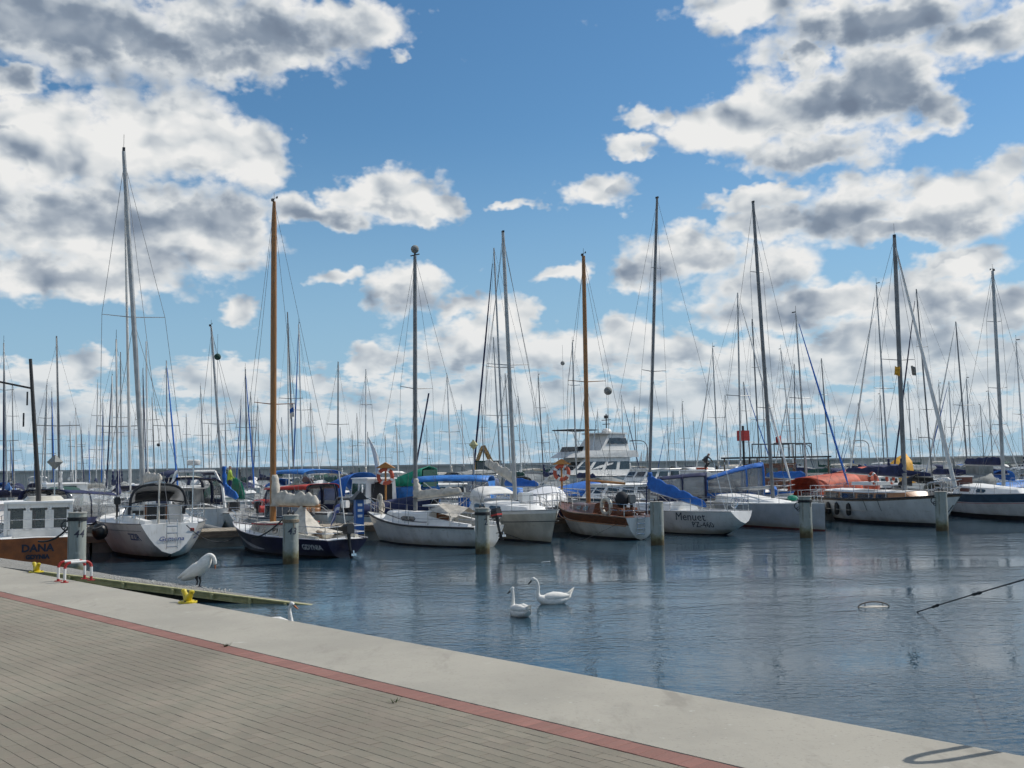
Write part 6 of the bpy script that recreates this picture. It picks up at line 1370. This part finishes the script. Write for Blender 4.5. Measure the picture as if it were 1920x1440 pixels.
# ------------------------------------------------------------------ people (small)
def person(px, py, Y, ht, label, top, legs, crouch=False, z=None):
    p = atY(px, py, Y); r = empty('person', (p.x, p.y, p.z), .4, label, 'person')
    k = ht/1.75
    J = {'pelvis': (0, 0, .95), 'chest': (0, 0, 1.3), 'neck': (0, 0, 1.5), 'head': (0, 0, 1.64), 'crown': (0, 0, 1.73), 'sl': (0, .19, 1.42), 'el': (.02, .26, 1.14), 'hl': (.12, .26, .9), 'sr': (0, -.19, 1.42), 'er': (.05, -.27, 1.15), 'hr': (.22, -.24, 1.02), 'kl': (.04, .1, .5), 'fl': (0, .11, .06), 'tl': (.16, .12, .03), 'kr': (.0, -.1, .5), 'fr': (-.08, -.11, .06), 'tr': (.08, -.12, .03)}
    if crouch:
        J.update({'pelvis': (-.12, 0, .5), 'chest': (.12, 0, .82), 'neck': (.25, 0, .98), 'head': (.34, 0, 1.08), 'crown': (.40, 0, 1.16), 'sl': (.18, .19, .92), 'el': (.36, .24, .7), 'hl': (.5, .2, .52), 'sr': (.18, -.19, .92), 'er': (.38, -.24, .72), 'hr': (.52, -.18, .55), 'kl': (.3, .14, .52), 'kr': (.3, -.14, .5)})
    names = list(J); ed = [('pelvis', 'chest'), ('chest', 'neck'), ('neck', 'head'), ('head', 'crown'), ('chest', 'sl'), ('sl', 'el'), ('el', 'hl'), ('chest', 'sr'), ('sr', 'er'), ('er', 'hr'), ('pelvis', 'kl'), ('kl', 'fl'), ('fl', 'tl'), ('pelvis', 'kr'), ('kr', 'fr'), ('fr', 'tr')]
    rad = {'pelvis': .15, 'chest': .17, 'neck': .06, 'head': .10, 'crown': .08, 'kl': .075, 'kr': .075, 'fl': .05, 'fr': .05, 'tl': .04, 'tr': .04, 'sl': .065, 'sr': .065, 'el': .048, 'er': .048, 'hl': .036, 'hr': .036}
    me = bpy.data.meshes.new('body'); me.from_pydata([tuple(x*k for x in J[n]) for n in names], [(names.index(a), names.index(b)) for a, b in ed], [])
    o = bpy.data.objects.new('body', me); C.objects.link(o); md = o.modifiers.new('s', 'SKIN'); sb = o.modifiers.new('d', 'SUBSURF'); sb.levels = sb.render_levels = 1
    for i, n in enumerate(names): me.skin_vertices[0].data[i].radius = (rad[n]*k, rad[n]*k)
    me.skin_vertices[0].data[0].use_root = True
    dg = bpy.context.evaluated_depsgraph_get(); m2 = bpy.data.meshes.new_from_object(o.evaluated_get(dg)); bpy.data.objects.remove(o)
    for m in (top, legs, 'skin', 'dark'): m2.materials.append(M[m] if m in M else MATS[m])
    hz_ = J['neck'][2]*k; lz = J['pelvis'][2]*k
    for pl in m2.polygons:
        z = pl.center.z; hx = pl.center.x
        pl.material_index = 3 if z > (J['head'][2]+.04)*k else (2 if z > hz_+.03 else (0 if z > lz else 1)); pl.use_smooth = True
    b_ = link('body', m2, r); return r
mat('skin', (.35, .19, .13), .6)
person(431, 931, 56, 1.7, 'person in lime-yellow top standing behind the blue draped sail', 'lime', 'navy')
person(1322, 881, 66, 1.6, 'dark-clothed person crouching on the white cabin roof behind the blue tent', 'dark', 'black', True)
# ------------------------------------------------------------------ ropes
def rope(pts, rad, label, m='drope', name='mooring_rope', sag=.25, group='mooring lines of the first row'):
    a, b = Vector(pts[0]), Vector(pts[1]); mb = MB(); mb.tube([a+(b-a)*(i/14)+Vector((0, 0, -sag*4*(i/14)*(1-i/14))) for i in range(15)], rad, 5)
    o = mb.build(name, m, None, smooth=True); tag(o, label, 'rope', group); return o
def ptz(px, py, Y): return atY(px, py, Y)
PZ = [Vector((p.x, p.y, 1.52)) for p in PILE]
rope((PZ[0]+Vector((-.05, 0, .15)), ptz(72, 1015, 29.6)), .028, 'dark slack line from pile 44 down to the DANA stern', sag=.2)
rope((PZ[0]+Vector((.05, 0, .1)), ptz(192, 985, 33.5)), .016, 'dark line from pile 44 to the outboard side of the ladder sloop', sag=.15)
rope((PZ[1]+Vector((-.05, 0, .12)), ptz(468, 1009, 37)), .026, 'thick dark line from pile 43 to the bow of the dark blue sloop', sag=.2)
rope((ptz(350, 985, 34), ptz(437, 1010, 38)), .016, 'line from the ladder sloop quarter to the dark blue sloop bow', sag=.3)
rope((ptz(600, 990, 33.5), ptz(668, 969, 42)), .018, 'line from the dark blue sloop to the blue pedestal', sag=.1)
rope((ptz(705, 953, 40.5), ptz(800, 979, 38)), .016, 'line drooping along the side of the small white sloop', sag=.15)
rope((ptz(940, 998, 36), ptz(1000, 1019, 35)), .010, 'thin line from the outboard motor into the water before the big sloop', sag=.0)
rope((ptz(1158, 982, 40), ptz(1075, 1021, 39)), .010, 'thin line from the wooden boat side down into the water', sag=.02)
rope((ptz(1795, 935, 45), ptz(1778, 960, 44.5)), .02, 'short line from the raked bow to the last pile', sag=.02)
# long rope over the water at right, with two knots
a = unp(1712, 1145, .0); b = ptz(1830, 1113, 17.5); c = ptz(2040, 1052, 12.0)
r = empty('mooring_rope', (0, 0, 0), 0, 'dark taut rope with two knots rising out of the water to the right edge', 'rope')
MB().tube([a+Vector((0, 0, -.05)), a+(b-a)*.5+Vector((0, 0, -.02)), b, b+(c-b)*.5, c], .011, 6).build('line', 'drope', r, smooth=True)
for p_, q_, rd in ((ptz(1747, 1139, 19.3), ptz(1761, 1133.5, 19.1), .028), (ptz(1822, 1115.5, 17.6), ptz(1841, 1110.5, 17.3), .028)):
    MB().tube([p_, p_+(q_-p_)*.2, p_+(q_-p_)*.5, p_+(q_-p_)*.8, q_], [rd*.4, rd, rd*.8, rd*1.1, rd*.4], 8).build('knot', 'drope', r, smooth=True)
MB().tube([ptz(1733, 1143.5, 19.5), ptz(1741, 1140, 19.4)], .01, 5).build('rope_end', 'drope', r)
# drifting hoop and scrap
p = unp(1640, 1139); r = empty('floating_hoop', p, .1, 'half-sunk rusty hoop with pale inside drifting right of the swans', 'hoop')
MB().tube([(-.33+.0, 0, .0)] + [(.33*math.cos(a)*-1, .05, .11*math.sin(a)) for a in [math.pi*i/12 for i in range(13)]], .012, 6).build('hoop_wire', 'oldwood', r); MB().ball((0, .06, .0), (.33, .10, .03), 14).build('pale_rim', 'canvas', r, smooth=True)
for x in (-.18, .2): MB().tube([(x, .05, 0), (x, .05, .09)], .01, 5).build('hoop_stay', 'oldwood', r)
p = unp(1022, 1055); r = MB().tube([(-.12, 0, .01), (-.04, 0, .02), (.1, .02, .03), (.15, 0, .03)], [.008, .015, .016, .02], 6).build('feather', 'whitec', smooth=True); r.location = p; tag(r, 'small white feather floating on the water above the swans', 'feather')
# ------------------------------------------------------------------ swans
feather = mat('white_plumage', (.78, .76, .71), .85, var=.07, sc=9, bump=.012, bsc=26, stretch=(.5, 1, 1)); neckm = mat('neck_plumage', (.74, .68, .56), .9, var=.08, sc=12, bump=.004, bsc=50)
beak_m = mat('swan_bill', (.45, .13, .03), .5); blackm = M['black']
def swan(loc, hd, label, spine, neck, head_dir, bill='beak', tail=None, legs=None, wings=True, sc=1.0, dark=False, group='white swans'):
    """spine: (x, z, ry, rz) rings of the body; neck: (x, y, z, r) points from body to crown"""
    r = empty('swan', loc, hd, label, 'swan', group); r.scale = (sc, sc, sc)
    mb = MB(); rg = []
    for x, z, ry, rz in spine:
        rg.append([(x, ry*math.cos(a), z+rz*math.sin(a)*(1 if math.sin(a) > 0 else .85)) for a in [2*math.pi*k/18 for k in range(18)]])
    mb.loft(rg)
    pts = [Vector(n[:3]) for n in neck]; rs = [n[3] for n in neck]
    P, Q = [], []          # smooth the neck curve
    for i in range(len(pts)-1):
        p0, p1, p2, p3 = pts[max(i-1, 0)], pts[i], pts[i+1], pts[min(i+2, len(pts)-1)]
        for k in range(4):
            t = k/4; P.append(.5*((2*p1)+(p2-p0)*t+(2*p0-5*p1+4*p2-p3)*t*t+(3*p1-p0-3*p2+p3)*t**3)); Q.append(lerp(rs[i], rs[i+1], t))
    P.append(pts[-1]); Q.append(rs[-1]); mb.tube(P, Q, 12)
    hp = pts[-1]; hv = Vector(head_dir).normalized()
    mb.tube([hp-hv*.055, hp-hv*.035, hp, hp+hv*.04, hp+hv*.07], [.015, .036, .042, .036, .024], 12)
    me = bpy.data.meshes.new('body'); me.from_pydata(mb.v, [], mb.f); o = bpy.data.objects.new('body', me); C.objects.link(o)
    bm = bmesh.new(); bm.from_mesh(me); bmesh.ops.recalc_face_normals(bm, faces=bm.faces); bm.to_mesh(me); bm.free()
    md = o.modifiers.new('r', 'REMESH'); md.mode = 'VOXEL'; md.voxel_size = .011; sm = o.modifiers.new('s', 'SMOOTH'); sm.factor = .5; sm.iterations = 4
    dg = bpy.context.evaluated_depsgraph_get(); m2 = bpy.data.meshes.new_from_object(o.evaluated_get(dg)); bpy.data.objects.remove(o)
    m2.materials.clear(); m2.materials.append(feather); m2.polygons.foreach_set('use_smooth', [True]*len(m2.polygons)); link('body', m2, r)
    # bill with black knob and lores, eyes
    b0 = hp+hv*.065; bl = [b0-hv*.02, b0+hv*.015, b0+hv*.05, b0+hv*.085, b0+hv*.10]
    MB().tube(bl, [.026, .020, .015, .014, .007], 10, flat=1.0).build('bill', blackm if dark else beak_m, r, smooth=True)
    up = hv.cross(Vector((0, 1, 0))).cross(hv) if False else Vector((-hv.z, 0, hv.x)) if abs(hv.y) < .5 else Vector((0, 0, 1))
    if up.z < 0: up = -up
    MB().ball(b0-hv*.012+up*.02, .017, 8).build('bill_knob', blackm, r, smooth=True)
    sdv = hv.cross(up).normalized()
    for s_ in (-1, 1): MB().ball(hp+hv*.03+sdv*.032*s_+up*.012, .007, 6).tube([hp+hv*.035+sdv*.028*s_+up*.01, b0+sdv*.014*s_], .010, 6).build('eye_patch', blackm, r)
    if wings:
        for s_ in (-1, 1):
            wg = MB(); rg = []
            for i, (x, z, ry, rz) in enumerate(wings):
                rg.append([(x, s_*(ry*.25 + ry*math.cos(a)), z+rz*math.sin(a)) for a in [-1.25+2.5*k/9 for k in range(10)]] + [(x, s_*(ry*.05), z+rz*.75), (x, s_*ry*.05, z-rz*.5)])
            w_ = recalc(wg.loft(rg).build('wing', feather, r, smooth=2))
            if tail:
                for k in range(7):      # long flight feathers laid back along the wing
                    x0, z0, y0 = wings[1][0], wings[1][1]+.05-.022*k, wings[1][2]*(.55+.09*k)
                    dx, dz_ = tail
                    f = MB(); f.loft([[(x0+.16, s_*y0, z0-.012), (x0+.16, s_*(y0+.012), z0), (x0+.16, s_*y0, z0+.016)], [(x0, s_*y0*.97, z0-.016), (x0, s_*(y0*.97+.012), z0), (x0, s_*y0*.97, z0+.018)], [(x0+dx*(1-.07*k), s_*y0*.5, z0+dz_-.006), (x0+dx*(1-.07*k), s_*(y0*.5+.006), z0+dz_), (x0+dx*(1-.07*k), s_*y0*.5, z0+dz_+.006)]]); recalc(f.build('flight_feather', feather, w_, smooth=2))
    return r
BODY = [(-.42, .16, .02, .015), (-.36, .12, .07, .045), (-.28, .09, .12, .085), (-.16, .07, .165, .12), (0, .055, .185, .14), (.14, .06, .165, .135), (.25, .085, .12, .115), (.32, .12, .075, .085), (.36, .14, .04, .05)]
WING = [(-.42, .20, .02, .012), (-.34, .17, .07, .05), (-.2, .155, .115, .095), (-.02, .15, .14, .115), (.14, .13, .12, .095), (.25, .11, .06, .05)]
NK = [(.24, 0, .08, .085), (.31, 0, .15, .062), (.335, 0, .24, .042), (.325, 0, .35, .033), (.335, 0, .46, .029), (.375, 0, .535, .029), (.44, 0, .555, .032)]
p = unp(1035, 1132); swan((p.x+.02, p.y, 0), math.pi+R(8), 'swimming white swan in profile with curved neck, the right one of the pair', BODY, NK, (.72, 0, -.7), dark=True, wings=WING, tail=(-.15, .13), sc=.97)
p = unp(975, 1155); swan((p.x, p.y, 0), R(118), 'swimming white swan seen from behind with upright neck, left of its partner', BODY, [(.24, 0, .08, .085), (.30, 0, .15, .06), (.31, 0, .26, .042), (.30, 0, .38, .033), (.31, 0, .48, .030), (.335, 0, .53, .031)], (.55, .35, -.6), dark=True, wings=WING, tail=(-.12, .06), sc=.95)
p = unp(522, 1184); swan((p.x, p.y, 0), R(-25), 'swan mostly hidden below the quay edge, only its head and upright neck showing', BODY, [(.2, 0, .08, .085), (.27, 0, .16, .06), (.27, 0, .28, .042), (.25, 0, .40, .033), (.27, 0, .49, .03), (.31, 0, .515, .032)], (.8, 0, -.5), wings=WING, sc=1.0)
# standing, preening its breast
a_, b_, side_, sd_ = SLIP; p = unp(371, 1101, .36)
lz = a_ + (b_-a_)*0; tt = ((p-a_).dot(sd_))/((b_-a_).length); zs_ = a_.z+(b_.z-a_.z)*tt; p = unp(371, 1101, zs_); p = Vector((p.x, p.y, zs_+.012))
SB = [(-.46, .17, .02, .02), (-.42, .18, .06, .045), (-.33, .22, .13, .11), (-.2, .29, .175, .165), (-.04, .37, .20, .205), (.1, .45, .195, .215), (.2, .52, .165, .19), (.28, .58, .12, .15), (.33, .62, .06, .09)]
SW = [(-.52, .20, .025, .02), (-.44, .24, .07, .05), (-.28, .32, .125, .10), (-.08, .42, .15, .14), (.08, .51, .135, .13), (.18, .57, .07, .07)]
SN = [(.14, 0, .55, .14), (.20, 0, .63, .125), (.25, 0, .70, .088), (.31, 0, .735, .062), (.375, 0, .715, .052), (.42, 0, .655, .046), (.44, 0, .58, .045)]
r = swan(p, R(-12), 'white swan standing on the slip with head bowed to its breast', SB, SN, (.05, 0, -1), wings=SW, sc=1.0)
for s_ in (-1, 1):
    MB().tube([(.02, s_*.07, .30), (.0, s_*.07, .22), (.03, s_*.07, .13), (.0, s_*.07, .01)], [.055, .034, .019, .018], 8).build('leg', blackm, r, smooth=True)
    f = MB(); f.add([(-.03, s_*.07, 0), (.10, s_*.07-.05, 0), (.13, s_*.07, 0), (.10, s_*.07+.05, 0), (0, s_*.07, .028)], [(0, 1, 4), (1, 2, 4), (2, 3, 4), (3, 0, 4), (3, 2, 1, 0)]); f.build('foot', blackm, r)
# ------------------------------------------------------------------ hoop stand just beyond the right edge; its shadow falls into view
sh_ = Vector((math.sin(SUN_AZ), math.cos(SUN_AZ), 0)); pr_ = Vector((-sh_.y, sh_.x, 0)); HH = 1.30
tip = Vector((2.38, 5.80, 0)); cbase = tip + sh_*(HH/math.tan(SUN_EL)) + pr_*.265
r = empty('ladder_handrail', (cbase.x, cbase.y, QZ), math.atan2(pr_.y, pr_.x), 'dark steel loop handrail of the quay ladder just past the right edge', 'handrail')
pts = [(-.08, 0, -.9), (-.08, 0, HH-.3)] + [(-.08*math.cos(a), 0, HH-.3+.3*math.sin(a)) for a in [math.pi*i/10 for i in range(1, 10)]] + [(.08, 0, HH-.3), (.08, 0, -.9)]
MB().tube(pts, .027, 8).build('loop', 'dark', r, smooth=True)
for z in (-.3, -.6, -.85): MB().tube([(-.08, 0, z), (.08, 0, z)], .018, 6).build('rung', 'dark', r)
MB().tube([(0, -.3, -.35), (0, 0, -.35)], .02, 6).build('wall_bracket', 'dark', r)
S.cycles.use_adaptive_sampling = True; S.cycles.adaptive_threshold = .03; S.cycles.use_denoising = True
bpy.context.view_layer.update()
